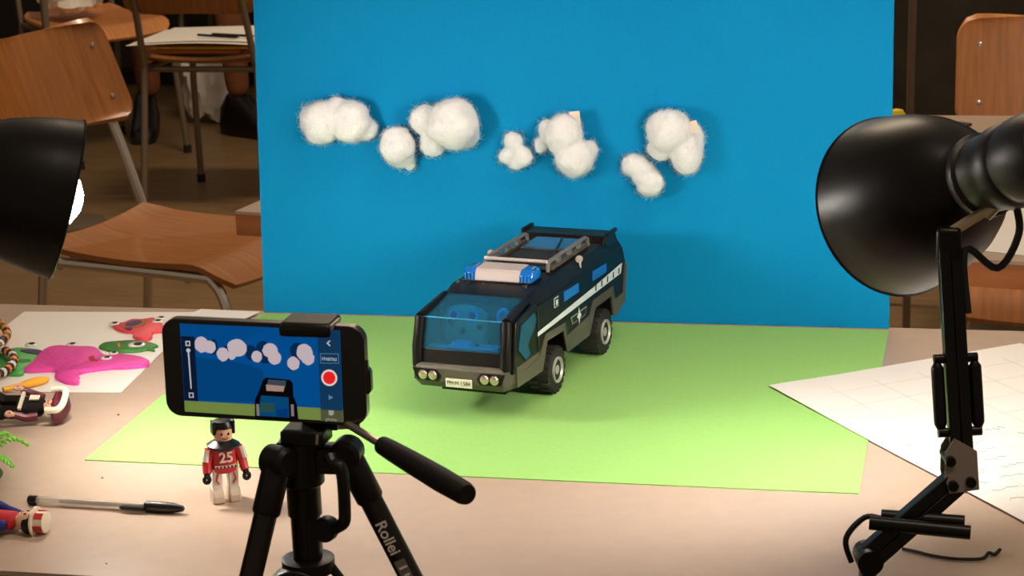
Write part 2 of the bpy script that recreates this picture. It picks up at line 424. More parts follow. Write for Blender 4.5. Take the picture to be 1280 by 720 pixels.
# cab interior
V_in = mat('van_interior_pale', (236, 226, 160), 0.6)
V_inb = mat('van_interior_blue', (150, 220, 240), 0.5)
s1 = MB().box((-0.012, -0.052, 0.080), (0.046, 0.012, 0.032)).build('seat_block', V_in, van, bevel=0.004)
MB().ball((-0.014, -0.050, 0.0945), (0.021, 0.008, 0.0070), 14, 8).build('seat_headrest', V_in, van)
for x in (-0.022, -0.003):
    r = MB().lathe([(0.0058, 0), (0.0058, 0.002), (0.0038, 0.002), (0.0038, 0)], (x, -0.0585, 0.0935), (0, -1, 0.25), 16).build('goggle_ring', V_inb, s1)
    MB().lathe([(0.0038, 0), (0.0038, 0.001)], (x, -0.0585, 0.0935), (0, -1, 0.25), 14).build('goggle_lens', V_blk, s1)
for x, z in ((-0.026, 0.086), (0.004, 0.083), (-0.014, 0.078)):
    MB().lathe([(0.003, 0), (0.003, 0.0006)], (x, -0.0585, z), (0, -1, 0), 12).build('seat_hole', V_blk, s1)
MB().lathe([(0.0075, 0), (0.0075, 0.0025), (0.0042, 0.0025), (0.0042, 0)], (0.0285, -0.056, 0.095), (0, -1, 0.3), 18).build('steering_ring', V_inb, van)
MB().box((0.028, -0.052, 0.080), (0.014, 0.01, 0.02)).build('steering_column', V_blk, van)
MB().prism([(-0.040, 0.060), (-0.040, 0.069), (-0.016, 0.070), (-0.012, 0.075), (0.004, 0.075), (0.007, 0.069), (0.014, 0.072), (0.034, 0.073), (0.038, 0.066), (0.038, 0.060)], 'xz', -0.088, -0.076).build('dashboard', V_inb, van, bevel=0.0008)
# bumper
plan = [(-HW - .0005, -0.030), (-HW - .0005, -0.084), (-0.0445, -0.1025), (0.0445, -0.1025), (HW + .0005, -0.084), (HW + .0005, -0.030)]
def scaled(p, k, dy): return [(x * k, y + dy) for x, y in p]
bb = MB(); bb.rings([[(x, y, 0.033) for x, y in scaled(plan, 0.94, 0.006)], [(x, y, 0.040) for x, y in plan], [(x, y, 0.0535) for x, y in plan], [(x, y, 0.0565) for x, y in scaled(plan, 0.97, 0.003)]])
bump = bb.build('bumper', V_gry, van, bevel=0.001)
for s in (-1, 1):
    MB().prism([(s * 0.021, 0.0405), (s * 0.018, 0.046), (s * 0.023, 0.052), (s * 0.0475, 0.0525), (s * 0.043, 0.0415)], 'xz', -0.1033, -0.1020).build('headlight_plate', V_blk, bump)
    for k, x in enumerate((0.0265, 0.0365)):
        MB().lathe([(0.0046, 0), (0.0046, 0.0016), (0.0036, 0.0028), (0.001, 0.0032)], (s * x, -0.1030, 0.0465), (0, -1, 0), 18).build('headlight', mat('headlight_silver', (190, 176, 166), 0.22, 0.8), bump)
pl = MB().box((0, -0.1034, 0.0405), (0.027, 0.0012, 0.0085)).build('number_plate', mat('plate_white', (226, 220, 200), 0.5), bump, bevel=0.0004)
text_mesh('plate_lettering', 'PM\u00b7M 1504', 0.0052, V_blk, pl, Matrix.Translation((0, -0.1041, 0.0405)) @ Matrix.Rotation(math.radians(90), 4, 'X'), 0.0001, 0.0)
# side trim, stripe, prints
for s in (-1, 1):
    def sp(poly, name, m, d0=0.0, d1=0.0012):
        xa, xb = (HW + d0, HW + d1) if s > 0 else (-HW - d1, -HW - d0)
        return MB().prism(poly, 'yz', xa, xb).build(name, m, van)
    sp([(-0.100 + .012, 0.036), (-0.024, 0.0335), (-0.0095, 0.0595), (0.0335, 0.0575), (0.0425, 0.0325), (0.048, 0.0325), (0.0385, 0.0645), (-0.0125, 0.067), (-0.030, 0.050), (-0.064, 0.0475), (-0.088, 0.0565)], 'front_skirt', V_gry)
    sp([(0.0455, 0.0325), (0.104, 0.0325), (0.114, 0.0440), (0.112, 0.0535), (0.0435, 0.0495)], 'side_skirt', V_gry)
    sp([(0.104, 0.0325), (0.1225, 0.0565), (0.1725, 0.0565), (0.176, 0.034), (0.183, 0.0315), (0.2135, 0.0405), (0.2212, 0.080), (0.216, 0.080), (0.2085, 0.050), (0.182, 0.050), (0.177, 0.0655), (0.1185, 0.0655), (0.101, 0.0440)], 'rear_skirt', V_gry, 0.0, 0.0016)
    sp([(-0.0318, 0.0701), (0.118, 0.0716), (0.2035, 0.0726), (0.2085, 0.0825), (0.1183, 0.0782), (-0.0315, 0.0740)], 'white_stripe', V_white, 0, 0.0006)
    for k in range(5):
        y = 0.126 + k * 0.0175
        sp([(y, 0.0735), (y + 0.0028, 0.0735), (y + 0.0036, 0.0795), (y + 0.0008, 0.0795)], 'stripe_bar', V_blk, 0.0004, 0.0009)
    for y0 in (0.039, 0.120):
        sp([(y0, 0.0855), (y0 + 0.0405, 0.0850), (y0 + 0.0405, 0.0940), (y0, 0.0955)], 'blue_panel', V_blue, 0, 0.0007)
    bdg = sp([(0.013, 0.0860), (0.024, 0.0860), (0.024, 0.0955), (0.013, 0.0955)], 'unit_badge', V_white, 0, 0.0006)
    sp([(0.0138, 0.0867), (0.0232, 0.0867), (0.0232, 0.0948), (0.0138, 0.0948)], 'badge_field', V_blk, 0.0005, 0.0008)
    sp([(0.0160, 0.0885), (0.0185, 0.0875), (0.0212, 0.0885), (0.0212, 0.0930), (0.0160, 0.0930)], 'badge_shield', V_white, 0.0007, 0.0010)
    # winged star emblem
    st = []
    for k in range(8):
        rr = 0.0088 if k % 2 == 0 else 0.0034
        st.append((0.078 + rr * 0.72 * math.sin(k * math.pi / 4), 0.0605 + rr * math.cos(k * math.pi / 4)))
    sp(st, 'emblem_star', V_white, 0.0005, 0.0010)
    for q, dy in ((-1, 0), (1, 0)):
        c = 0.078
        sp([(c + q * 0.004, 0.0565), (c + q * 0.018, 0.0565), (c + q * 0.022, 0.0645), (c + q * 0.004, 0.0645)], 'emblem_wing', mat('emblem_grey', (150, 150, 146), 0.5), 0, 0.0006)
        sp([(c + q * 0.005, 0.0575), (c + q * 0.0172, 0.0575), (c + q * 0.0202, 0.0635), (c + q * 0.005, 0.0635)], 'emblem_wing_field', V_blk, 0.0005, 0.0008)
    # door seam
    sp([(-0.0290, 0.052), (-0.0283, 0.052), (-0.0283, 0.098), (-0.0290, 0.098)], 'door_seam', V_gry, 0, 0.0003)
    # roof spotlight
    k = MB().cyl((s * 0.0475, 0.098, 0.104), (s * 0.0475, 0.098, 0.113), 0.0012).build('spotlight', V_pale, van)
    MB().lathe([(0.0022, -0.003), (0.0038, 0), (0.0036, 0.003), (0.001, 0.0034)], (s * 0.0475, 0.096, 0.1145), (0.3 * s, -1, 0.1), 14).build('spotlight_head', V_pale, k)
# wheels
def wheel(x, y, s):
    R, W = 0.0235, 0.021
    w_ = MB().lathe([(0.0125, -W / 2), (0.021, -W / 2), (R - .001, -W / 2 + .003), (R - .001, W / 2 - .003), (0.021, W / 2), (0.0125, W / 2)], (x, y, R), (1, 0, 0), 32).build('tyre', V_tyre, van)
    lug = MB()
    for k in range(20):
        a_ = 2 * math.pi * k / 20
        for q in (-1, 1):
            ang = a_ + (0.5 * 2 * math.pi / 20 if q > 0 else 0)
            rot = Matrix.Rotation(ang, 3, 'X')
            lug.box(Vector((x + q * W * 0.27, y, R)) + rot @ Vector((0, 0, R - 0.0008)), (W * 0.42, 0.0042, 0.0024), rot)
    lug.build('tyre_tread', V_tyre, w_, smooth=False)
    MB().lathe([(0.0130, -0.001), (0.0130, 0.0022), (0.0115, 0.0026), (0.0095, -0.001), (0.0050, -0.0035), (0.0046, 0.001), (0.0001, 0.0012)], (x + s * (W / 2 - 0.0005), y, R), (s, 0, 0), 28).build('wheel_rim', mat('rim_silver', (190, 182, 178), 0.35, 0.35), w_)
    for k in range(6):
        a_ = 2 * math.pi * k / 6
        MB().cyl((x + s * (W / 2 - 0.003), y + 0.0075 * math.cos(a_), R + 0.0075 * math.sin(a_)), (x + s * (W / 2 - 0.001), y + 0.0075 * math.cos(a_), R + 0.0075 * math.sin(a_)), 0.0012, n=8).build('wheel_nut', mat('rim_silver', (0, 0, 0)), w_)
V_tyre = mat('tyre_rubber', (24, 20, 19), 0.7)
for x, s in ((HW - 0.0095, 1), (-HW + 0.0095, -1)):
    wheel(x, 0.013, s); wheel(x, 0.150, s)
# light bar
lb = MB().prism([(-0.0045, 0.1095), (-0.0050, 0.1140), (0.024, 0.1140), (0.024, 0.1095)], 'yz', -0.036, 0.036).build('light_bar_base', V_blk, van, bevel=0.0008)
MB().prism([(-0.005, 0.1135), (-0.003, 0.1210), (0.001, 0.1250), (0.022, 0.1260), (0.025, 0.1135)], 'yz', -0.0235, 0.0235).build('light_bar_cover', V_pale, van, bevel=0.0012)
for s in (-1, 1):
    b = MB(); rr = []
    for x, k in ((0.0232, 1.0), (0.031, 1.0), (0.0355, 0.86), (0.0375, 0.55)):
        c = Vector((0, 0.010, 0.1190))
        rr.append([(s * x, c.y + (py - c.y) * k, c.z + (pz - c.z) * k) for py, pz in ((-0.004, 0.1125), (-0.003, 0.1210), (0.002, 0.1253), (0.019, 0.1257), (0.024, 0.1205), (0.024, 0.1125))])
    b.rings(rr).build('beacon', V_beacon, van, bevel=0.001)
    for k in range(3):
        MB().box((s * (0.026 + 0.0035 * k), -0.0038, 0.1170), (0.0008, 0.0012, 0.007)).build('beacon_rib', mat('beacon_rib', (50, 140, 205), 0.2), van)
for x in (-0.028, -0.012, 0.010, 0.030):
    MB().cyl((x, -0.010, 0.1118), (x, -0.010, 0.1130), 0.0012, n=10).build('roof_stud', V_gry, van)
# roof hatch
MB().prism([(0.048, 0.1122), (0.048, 0.1140), (0.165, 0.1140), (0.165, 0.1122)], 'yz', -0.030, 0.030).build('hatch_frame', V_blk, van, bevel=0.0006)
MB().box((0, 0.148, 0.1150), (0.054, 0.044, 0.002)).build('hatch_window', mat('hatch_glass', (120, 150, 180), 0.06, 0.7), van)
MB().box((-0.001, 0.092, 0.1142), (0.050, 0.056, 0.0012)).build('hatch_recess', mat('van_matt_black', (8, 6, 6), 0.8), van)
MB().box((0.012, 0.128, 0.117), (0.0016, 0.080, 0.0012), Matrix.Rotation(0.25, 3, 'Z')).build('hatch_wiper', V_blk, van)
for s in (-1, 1):
    x = s * 0.0335
    rl = MB().tube([(x, 0.045, 0.1125), (x, 0.047, 0.1205), (x, 0.052, 0.1225), (x, 0.150, 0.1225), (x, 0.157, 0.1200), (x, 0.158, 0.1125)], 0.0021, 8).build('roof_rail', V_lgry, van)
    for y in (0.075, 0.105, 0.132):
        MB().box((x, y, 0.1172), (0.0030, 0.008, 0.010)).build('rail_post', V_lgry, rl)
    MB().box((x, 0.102, 0.1145), (0.0042, 0.100, 0.0035)).build('rail_foot', V_gry, rl)
MB().tube([(-0.0335, 0.045, 0.1232), (0.0335, 0.045, 0.1232)], 0.0018, 8).build('rack_bar', V_pale, van)
for y in (-0.03,):
    for x in (-0.036, 0.036):
        MB().tube([(x, -0.016, 0.1115), (x, -0.019, 0.1135), (x, -0.016, 0.1150)], 0.0007, 6).build('tow_hook', V_gry, van)
MB().box((0, 0.218, 0.045), (0.098, 0.010, 0.022)).build('rear_bumper', V_gry, van, bevel=0.002)

# ------------------------------------------------------------------ papers on the table
def flat_poly(name, pts, z, th, m, label, cat, curl=None):
    c = sum((Vector((p[0], p[1], 0)) for p in pts), Vector()) / len(pts)
    root_pts = [(p[0] - c.x, p[1] - c.y) for p in pts]
    o = MB().prism(root_pts, 'xy', 0, th).build(name, m, None, loc=(c.x, c.y, TZ + z)); tag(o, label, cat); return o
tip = Vector((0.2453, -0.2194, 0)); e1 = Vector((0.810, 0.586, 0)).normalized(); e2 = Vector((e1.y, -e1.x, 0))
root = thing('drawing_sheet', 'large white sheet with pencil lines and handwriting under the desk lamp', 'paper', (tip.x, tip.y, TZ))
def pr(u, v):
    p = e1 * (u * 0.297) + e2 * (v * 0.42)
    hh = 0.0022 + 0.0016 * math.exp(-((u) ** 2 + v ** 2) * 30) + 0.0005 * math.sin(9 * v + 3 * u) * 0.6
    return (p.x, p.y, hh)
MB().sheet(pr, 12, 16, -0.0003).build('sheet', M_paper, root)
lines = MB()
for k in range(5):
    u = 0.16 + k * 0.17
    lines.tube([Vector(pr(u, j / 12)) + Vector((0, 0, .0004)) for j in range(1, 12)], 0.00022, 3)
for k in range(9):
    v = 0.12 + k * 0.1
    lines.tube([Vector(pr(j / 8, v)) + Vector((0, 0, .0004)) for j in range(1, 8)], 0.00014, 3)
o = lines.build('ruled_lines', mat('faint_pencil', (214, 206, 202), 0.8), root); o['kind'] = 'stuff'
hw_ = MB(); rnd = random.Random(3)
for row in range(9):
    v = 0.50 + row * 0.052; u = 0.06
    while u < 0.9:
        n = rnd.randint(4, 9); pts = []
        for j in range(n):
            pts.append(Vector(pr(min(u + j * 0.011, .98), v + rnd.uniform(-.009, .009))) + Vector((0, 0, .0004)))
        hw_.tube(pts, 0.00022, 3); u += n * 0.011 + 0.03 + rnd.random() * 0.1
o = hw_.build('handwriting', mat('ink_grey', (135, 122, 118), 0.8), root); o['kind'] = 'stuff'
# A4 with clay animals
tl, tr, br = Vector((-0.632, -0.026, 0)), Vector((-0.4215, -0.0085, 0)), Vector((-0.396, -0.304, 0))
blp = tl + (br - tr)
flat_poly('drawing_paper', [blp, br, tr, tl], 0.0004, 0.0004, M_paper, 'white paper sheet on which the pink, green and red clay animals lie', 'paper')
flat_poly('paper_slip', [(-0.432, -0.040), (-0.360, -0.040), (-0.352, -0.009), (-0.424, -0.004)], 0.0022, 0.0012, mat('bright_card', (244, 240, 236), 0.3), 'small glossy white card by the corner of the green sheet', 'card')

def px_poly(pts, z): return [at(x, y, z=z) for x, y in pts]
def clay(name, label, cat, outline_px, m, th, base=0.0009, group='clay animals on the paper'):
    pts = [at(x, y, z=base) for x, y in outline_px]
    c = sum(pts, Vector()) / len(pts)
    root = thing(name, label, cat, (c.x, c.y, TZ + base), group=group)
    ol = blob_outline([(p.x - c.x, p.y - c.y) for p in pts], 5)
    b = MB()
    cen = Vector((0, 0))
    b.rings([[(x, y, 0) for x, y in ol], [(x, y, th * .6) for x, y in ol], [(x * 0.96, y * 0.96, th) for x, y in ol]])
    o = b.build('clay_body', m, root, ang=60)
    return root, c
def clay_spot(root, c, outline_px, m, z0, th, name):
    pts = [at(x, y, z=0.004) - c for x, y in outline_px]
    ol = blob_outline([(p.x, p.y) for p in pts], 4)
    return MB().prism(ol, 'xy', z0, z0 + th).build(name, m, root)
def googly(root, c, px, py, r, z0, look=(0.3, -0.3)):
    p = at(px, py, z=z0) - c
    e = MB().lathe([(r, 0), (r, 0.0008), (r * .8, 0.0018), (r * .3, 0.0024), (0.0001, 0.0025)], (p.x, p.y, z0), (0, 0, 1), 20).build('googly_eye', mat('eye_white', (226, 220, 214), 0.15, coat=0.5), root)
    MB().lathe([(r * .5, 0), (r * .5, 0.0006)], (p.x + look[0] * r, p.y + look[1] * r, z0 + 0.0020), (0, 0, 1), 14).build('pupil', M_black, e)
C_pink = mat('clay_pink', (236, 72, 170), 0.55, var=0.06, scale=90, bump=0.4, bscale=260)
C_red = mat('clay_coral', (226, 72, 84), 0.55, var=0.06, scale=90, bump=0.4, bscale=260)
C_green = mat('clay_green', (58, 122, 52), 0.55, var=0.08, scale=90, bump=0.3, bscale=260)
C_green2 = mat('clay_bright_green', (64, 168, 78), 0.55, var=0.08, scale=90, bump=0.3, bscale=260)
C_purple = mat('clay_purple', (66, 34, 92), 0.5)
r1, c1 = clay('clay_whale', 'bright pink clay whale with red mouth on the white paper', 'clay animal', [(30, 466), (40, 455), (54, 440), (70, 435), (92, 436), (118, 437), (132, 447), (150, 446), (175, 449), (186, 453), (184, 459), (160, 462), (135, 463), (100, 469), (99, 481), (84, 481), (69, 474), (68, 466)], C_pink, 0.004)
clay_spot(r1, c1, [(111, 448), (117, 446), (119, 450), (123, 452), (114, 452)], mat('clay_red_mouth', (176, 16, 40), 0.5), 0.0036, 0.001, 'mouth')
googly(r1, c1, 133, 449, 0.006, 0.0038); googly(r1, c1, 142, 443, 0.005, 0.0038)
r2, c2 = clay('clay_fish', 'dark green clay fish with one big eye on the white paper', 'clay animal', [(124, 436), (130, 431), (146, 429), (165, 428), (184, 430), (198, 434), (190, 437), (194, 440), (184, 439), (172, 441), (150, 442), (140, 441)], C_green, 0.003)
googly(r2, c2, 171, 432, 0.0095, 0.003)
clay_spot(r2, c2, [(147, 430), (150, 430), (150, 434), (148, 434)], mat('clay_orange', (214, 110, 40), 0.5), 0.0028, 0.001, 'spot')
r3, c3 = clay('clay_starfish', 'coral red clay starfish with purple swirl on the white paper', 'clay animal', [(141, 409), (146, 407), (155, 406), (165, 402), (178, 402), (193, 400), (196, 405), (204, 408), (204, 416), (192, 418), (190, 424), (184, 427), (172, 426), (166, 422), (168, 418), (156, 417), (146, 414)], C_red, 0.0035)
clay_spot(r3, c3, [(153, 409), (158, 404), (170, 401), (183, 401), (181, 407), (170, 410), (160, 412)], mat('clay_brown', (168, 84, 42), 0.5), 0.003, 0.0012, 'swirl_ring')
clay_spot(r3, c3, [(157, 408), (162, 404), (172, 402), (177, 404), (168, 408)], C_purple, 0.0040, 0.0008, 'swirl')
clay_spot(r3, c3, [(157, 411), (165, 410), (164, 413), (159, 413)], C_purple, 0.0040, 0.0008, 'swirl')
googly(r3, c3, 143, 406, 0.0060, 0.003); googly(r3, c3, 197, 403, 0.006, 0.0032); googly(r3, c3, 201, 399, 0.005, 0.0032)
r4, c4 = clay('clay_turtle', 'bright green clay turtle with purple stripe beside the pink whale', 'clay animal', [(-14, 462), (-4, 446), (14, 438), (30, 437), (52, 440), (54, 446), (42, 455), (32, 462), (28, 470), (8, 470)], C_green2, 0.0028)
clay_spot(r4, c4, [(25, 438), (40, 437), (56, 440), (55, 446), (46, 443), (34, 441)], C_purple, 0.0024, 0.0012, 'purple_stripe')
clay_spot(r4, c4, [(18, 450), (36, 449), (38, 452), (26, 453)], C_green, 0.0024, 0.0008, 'leaf_vein')
googly(r4, c4, 39, 432, 0.0065, 0.0004); googly(r4, c4, 90, 432, 0.006, 0.0025)
# striped chenille snake
snp = [(-16, 404, .010), (-4, 403, .012), (6, 410, .012), (9, 419, .010), (3, 426, .008), (-2, 434, .009), (6, 438, .011), (15, 443, .012), (17, 452, .011), (11, 460, .009), (2, 466, .008), (-10, 470, .008)]
sp3 = curve_pts([at(x, y, z=z) for x, y, z in snp], 3)
c0 = at(6, 455, z=0.0)
root = thing('bead_snake', 'orange, black, white and green striped toy snake coiled beside the clay turtle', 'toy snake', (c0.x, c0.y, TZ))
scol = [mat('snake_orange', (240, 128, 52), 0.6), mat('snake_black', (34, 26, 24), 0.6), mat('snake_white', (232, 220, 208), 0.6), mat('snake_green', (76, 120, 60), 0.6)]
for i in range(len(sp3) - 1):
    m_ = scol[(0, 3, 0, 1)[i % 4]] if i < 12 else scol[(1, 2, 1, 0)[i % 4]]
    pa, pb = sp3[i] - root.location, sp3[i + 1] - root.location
    MB().tube([pa, pa.lerp(pb, .5), pb], [0.0042, 0.0050, 0.0042], 8).build('segment', m_, root)
# yellow clay stick
pa, pb = at(4, 487, z=0.005), at(58, 474, z=0.005)
o = thing('toy_paddle', 'yellow orange toy paddle lying beside the dark lying pirate figure', 'toy', (pa.x, pa.y, TZ))
yl = mat('toy_yellow', (244, 176, 40), 0.5)
MB().tube([(0, 0, 0.005), (pb - pa) * .5 + Vector((0, 0, 0.005)) - Vector((0, 0, 0)) * 0], 0.0028, 8).build('shaft', yl, o)
dd = (pb - pa)
MB().ball(dd * .72 + Vector((0, 0, 0.005)), (dd.length * .36, 0.0062, 0.0045), 14, 8, rot=Matrix.Rotation(math.atan2(dd.y, dd.x), 3, 'Z')).build('blade', yl, o)

# ------------------------------------------------------------------ toy figures
def toy_figure(label, loc, rot, cols, hat=None, arm=(0.15, 0.35), group='small plastic toy figures'):
    root = thing('toy_figure', label, 'toy figure', loc, rot, group)
    # local: facing -y, height 0.072
    skin = mat('toy_skin', (232, 178, 150), 0.4)
    for s in (-1, 1):
        lg = MB().rings([[(s * .0070 + x * .0044, y * .0054 - (.0015 if False else 0), z) for x, y in ((-1, -1), (1, -1), (1, 1), (-1, 1))] for z in (0.006, 0.018, 0.030)]).build('leg', cols['legs'], root, bevel=0.0012)
        MB().prism([(-0.0100, 0), (0.0062, 0), (0.0062, 0.0125), (-0.0040, 0.0125), (-0.0095, 0.0060)], 'yz', s * .0072 - .0050, s * .0072 + .0050).build('boot', cols['boots'], lg, bevel=0.0012)
    tr_ = MB().lathe([(0.0112, 0.026), (0.0126, 0.028), (0.0115, 0.036), (0.0112, 0.042), (0.0108, 0.049), (0.0060, 0.0525)], (0, 0, 0), (0, 0, 1), 20)
    for v in tr_.bm.verts: v.co.y *= 0.66
    to = tr_.build('torso', cols['torso'], root)
    for i, s in enumerate((-1, 1)):
        a0 = Vector((s * .0118, 0, 0.0475)); sw = arm[i]
        a1 = a0 + Vector((s * 0.0035, -0.002, -0.011)); a2 = a1 + Vector((s * 0.0012, -0.004 - 0.004 * sw, -0.009))
        am = MB().tube([a0, a0.lerp(a1, .5), a1, a2], [0.0046, 0.0046, 0.0042, 0.0036], 10).build('arm', cols['arms'], root)
        h = a2 + Vector((s * .0008, -0.002, -0.0035))
        MB().tube([a2, h], [0.0026, 0.0028], 8).build('cuff', cols.get('hands', skin), am)
        ring = [h + Vector((0.0022 * math.sin(t), 0, -0.0012 + 0.0026 * -math.cos(t))) for t in [(-2.4 + 4.8 * k / 9) for k in range(10)]]
        MB().tube(ring, 0.0019, 8).build('hand', cols.get('hands', skin), am)
    MB().cyl((0, 0, 0.051), (0, 0, 0.055), 0.0045).build('neck', cols.get('face', skin), root)
    hd = MB().lathe([(0.0050, 0.0535), (0.0075, 0.0550), (0.0082, 0.0590), (0.0082, 0.0640), (0.0070, 0.0680), (0.0030, 0.0700)], (0, 0, 0), (0, 0, 1), 20).build('head', cols.get('face', skin), root)
    for s in (-1, 1):
        MB().ball((s * .0030, -0.0080, 0.0615), (0.0010, 0.0006, 0.0013), 8, 6).build('eye', M_black, hd)
    MB().tube([(-0.0026, -0.0076, 0.0580), (0, -0.0084, 0.0571), (0.0026, -0.0076, 0.0580)], 0.0004, 6).build('mouth', mat('toy_mouth', (130, 40, 30), 0.5), hd)
    hr = MB().lathe([(0.0086, 0.0595), (0.0096, 0.0630), (0.0094, 0.0670), (0.0075, 0.0712), (0.0030, 0.0728)], (0, 0.0012, 0), (0, 0, 1), 20)
    for v in list(hr.bm.verts):
        if v.co.y < -0.004 and v.co.z < 0.0655: v.co.z = 0.0655
    hr.build('hair', cols['hair'], root)
    return root
T_red = mat('toy_red', (196, 40, 48), 0.4); T_white = mat('toy_white', (232, 224, 214), 0.4); T_bone = mat('toy_boot', (206, 186, 166), 0.45)
T_blue = mat('toy_blue', (28, 44, 128), 0.35); T_maroon = mat('toy_maroon', (92, 20, 38), 0.4); T_cream = mat('toy_cream', (238, 228, 206), 0.4)
fg = toy_figure('standing toy figure in red number 25 jersey with white trousers and black helmet', (-0.1850, -0.5800, TZ + 0.0002), (0, math.radians(2), math.radians(34)),
                dict(legs=T_white, boots=T_bone, torso=T_red, arms=T_red, hands=M_black, hair=M_black), arm=(0.2, 0.5))
text_mesh('jersey_number', '25', 0.0125, T_white, fg, Matrix.Translation((0, -0.0089, 0.0405)) @ Matrix.Rotation(math.radians(84), 4, 'X'), 0.0006, 0.0002)
MB().lathe([(0.0070, 0.0495), (0.0135, 0.0480), (0.0145, 0.0505), (0.0080, 0.0545), (0.0066, 0.0540)], (0, 0, 0), (0, 0, 1), 20).build('collar', M_black, fg)
for s in (-1, 1):
    MB().box((s * 0.0085, -0.0001, 0.0660), (0.0028, 0.010, 0.0120)).build('helmet_flap', M_black, fg, bevel=0.001)
    MB().tube([(s * .0150, -0.0022, 0.0475), (s * .0175, -0.0048, 0.0375)], 0.0030, 8).build('sleeve_stripe', T_white, fg)
    MB().tube([(s * .0070, -0.0062, 0.0255), (s * .0085, -0.0062, 0.0200), (s * .0060, -0.0062, 0.0165)], 0.0007, 6).build('trouser_mark', T_red, fg)
MB().box((0, -0.0062, 0.0325), (0.019, 0.0058, 0.0016)).build('belt_check', T_white, fg)
for k in range(6):
    MB().box((-0.008 + k * 0.0032, -0.0092, 0.0325), (0.0015, 0.0006, 0.0016)).build('belt_square', M_black, fg)
# lying pirate with maroon hat: head towards +x
def lying(loc, yaw, roll): # figure on its back: +z(up of figure) -> direction yaw, facing up
    R_ = Matrix.Rotation(yaw, 4, 'Z') @ Matrix.Rotation(math.radians(90), 4, 'Y') @ Matrix.Rotation(roll, 4, 'Z')
    return Matrix.Translation(loc) @ R_
hp = at(76, 533, z=0.0)
pir = toy_figure('lying black toy pirate with maroon hat trimmed in white, beside yellow paddle', (0, 0, 0), (0, 0, 0), dict(legs=M_black, boots=M_black, torso=M_black, arms=T_maroon, hair=M_black))
pir.matrix_world = lying((hp.x - 0.072, hp.y + 0.006, TZ + 0.0150), math.radians(6), math.radians(-60))
hb = MB()
hb.lathe([(0.0060, 0.062), (0.0185, 0.0635), (0.0190, 0.0660), (0.0120, 0.0740), (0.0040, 0.0770)], (0, 0, 0), (0, 0, 1), 22)
for v in hb.bm.verts: v.co.y *= 0.72
hb.build('pirate_hat', T_maroon, pir)
u_ = [(-0.0135 + 0.0, -0.0105, 0.0585), (-0.0135, -0.0110, 0.0690), (-0.009, -0.0118, 0.0735), (0, -0.0120, 0.0745), (0.009, -0.0118, 0.0735), (0.0135, -0.0110, 0.0690), (0.0135, -0.0105, 0.0585)]
MB().tube(curve_pts(u_, 3), 0.0033, 8).build('hat_trim', T_cream, pir)
MB().box((-0.004, -0.0092, 0.043), (0.006, 0.002, 0.010)).build('shirt_front', T_cream, pir, bevel=0.0006)
MB().box((0.0, -0.0090, 0.031), (0.022, 0.003, 0.0028)).build('belt', T_cream, pir)
# lying red and blue figure with striped top hat
hp = at(60, 672, z=0.0)
rb = toy_figure('lying red and blue toy figure with red and white striped hat, beside pen', (0, 0, 0), (0, 0, 0), dict(legs=T_blue, boots=M_black, torso=T_red, arms=T_blue, hair=M_black))
rb.matrix_world = lying((hp.x - 0.0830, hp.y + 0.010, TZ + 0.0100), math.radians(-1), math.radians(-88))
MB().lathe([(0.0085, 0.0680), (0.0128, 0.0683), (0.0128, 0.0700), (0.0085, 0.0703)], (0, 0, 0), (0, 0, 1), 22).build('hat_brim', T_cream, rb)
hh = MB().lathe([(0.0086, 0.0700), (0.0092, 0.0785), (0.0084, 0.0790)], (0, 0, 0), (0, 0, 1), 22).build('hat_crown', T_cream, rb)
for k in range(5):
    a_ = 2 * math.pi * k / 5 + 0.3
    MB().box((0.0089 * math.cos(a_), 0.0089 * math.sin(a_), 0.0745), (0.0014, 0.0052, 0.0076), Matrix.Rotation(a_, 3, 'Z')).build('hat_stripe', T_red, hh)
# toy palm at the table edge
pc = at(-12, 600, z=0.0)
palm = thing('toy_palm', 'green plastic toy palm with serrated fronds beside the red and blue figure', 'toy plant', (pc.x, pc.y, TZ))
g1 = mat('palm_green', (120, 196, 54), 0.45); g2 = mat('palm_dark', (62, 88, 40), 0.5)
MB().ball((0, 0, 0.006), (0.012, 0.011, 0.0075), 16, 10).build('base', g2, palm)
MB().tube([(0, 0, 0.006), (0.001, 0, 0.016), (0, 0, 0.026)], [0.004, 0.003, 0.003], 8).build('trunk', g2, palm)
for k in range(6):
    a_ = math.radians((-28, 22, 82, 140, 200, 262)[k]); L = 0.034
    b = MB(); n = 9
    dx, dy = math.cos(a_), math.sin(a_)
    lift = (0.010, 0.030, 0.03, 0.02, 0.012, 0.02)[k]
    def fr(t): return Vector((dx * L * t, dy * L * t, 0.022 + lift * math.sin(t * 2.2) * .6 - 0.006 * t * t))
    b.tube([fr(j / n) for j in range(n + 1)], 0.0009, 6)
    for j in range(1, n + 1):
        p = fr(j / n); wv = 0.0065 * (1 - (j / n) ** 2 * .75) * min(1, j / 2)
        for s in (-1, 1):
            q = p + Vector((-dy * s * wv + dx * .003, dx * s * wv + dy * .003, -0.001))
            b.tube([p, p.lerp(q, .6), q], [0.0015, 0.0017, 0.0005], 5)
    b.build('frond', g1, palm)

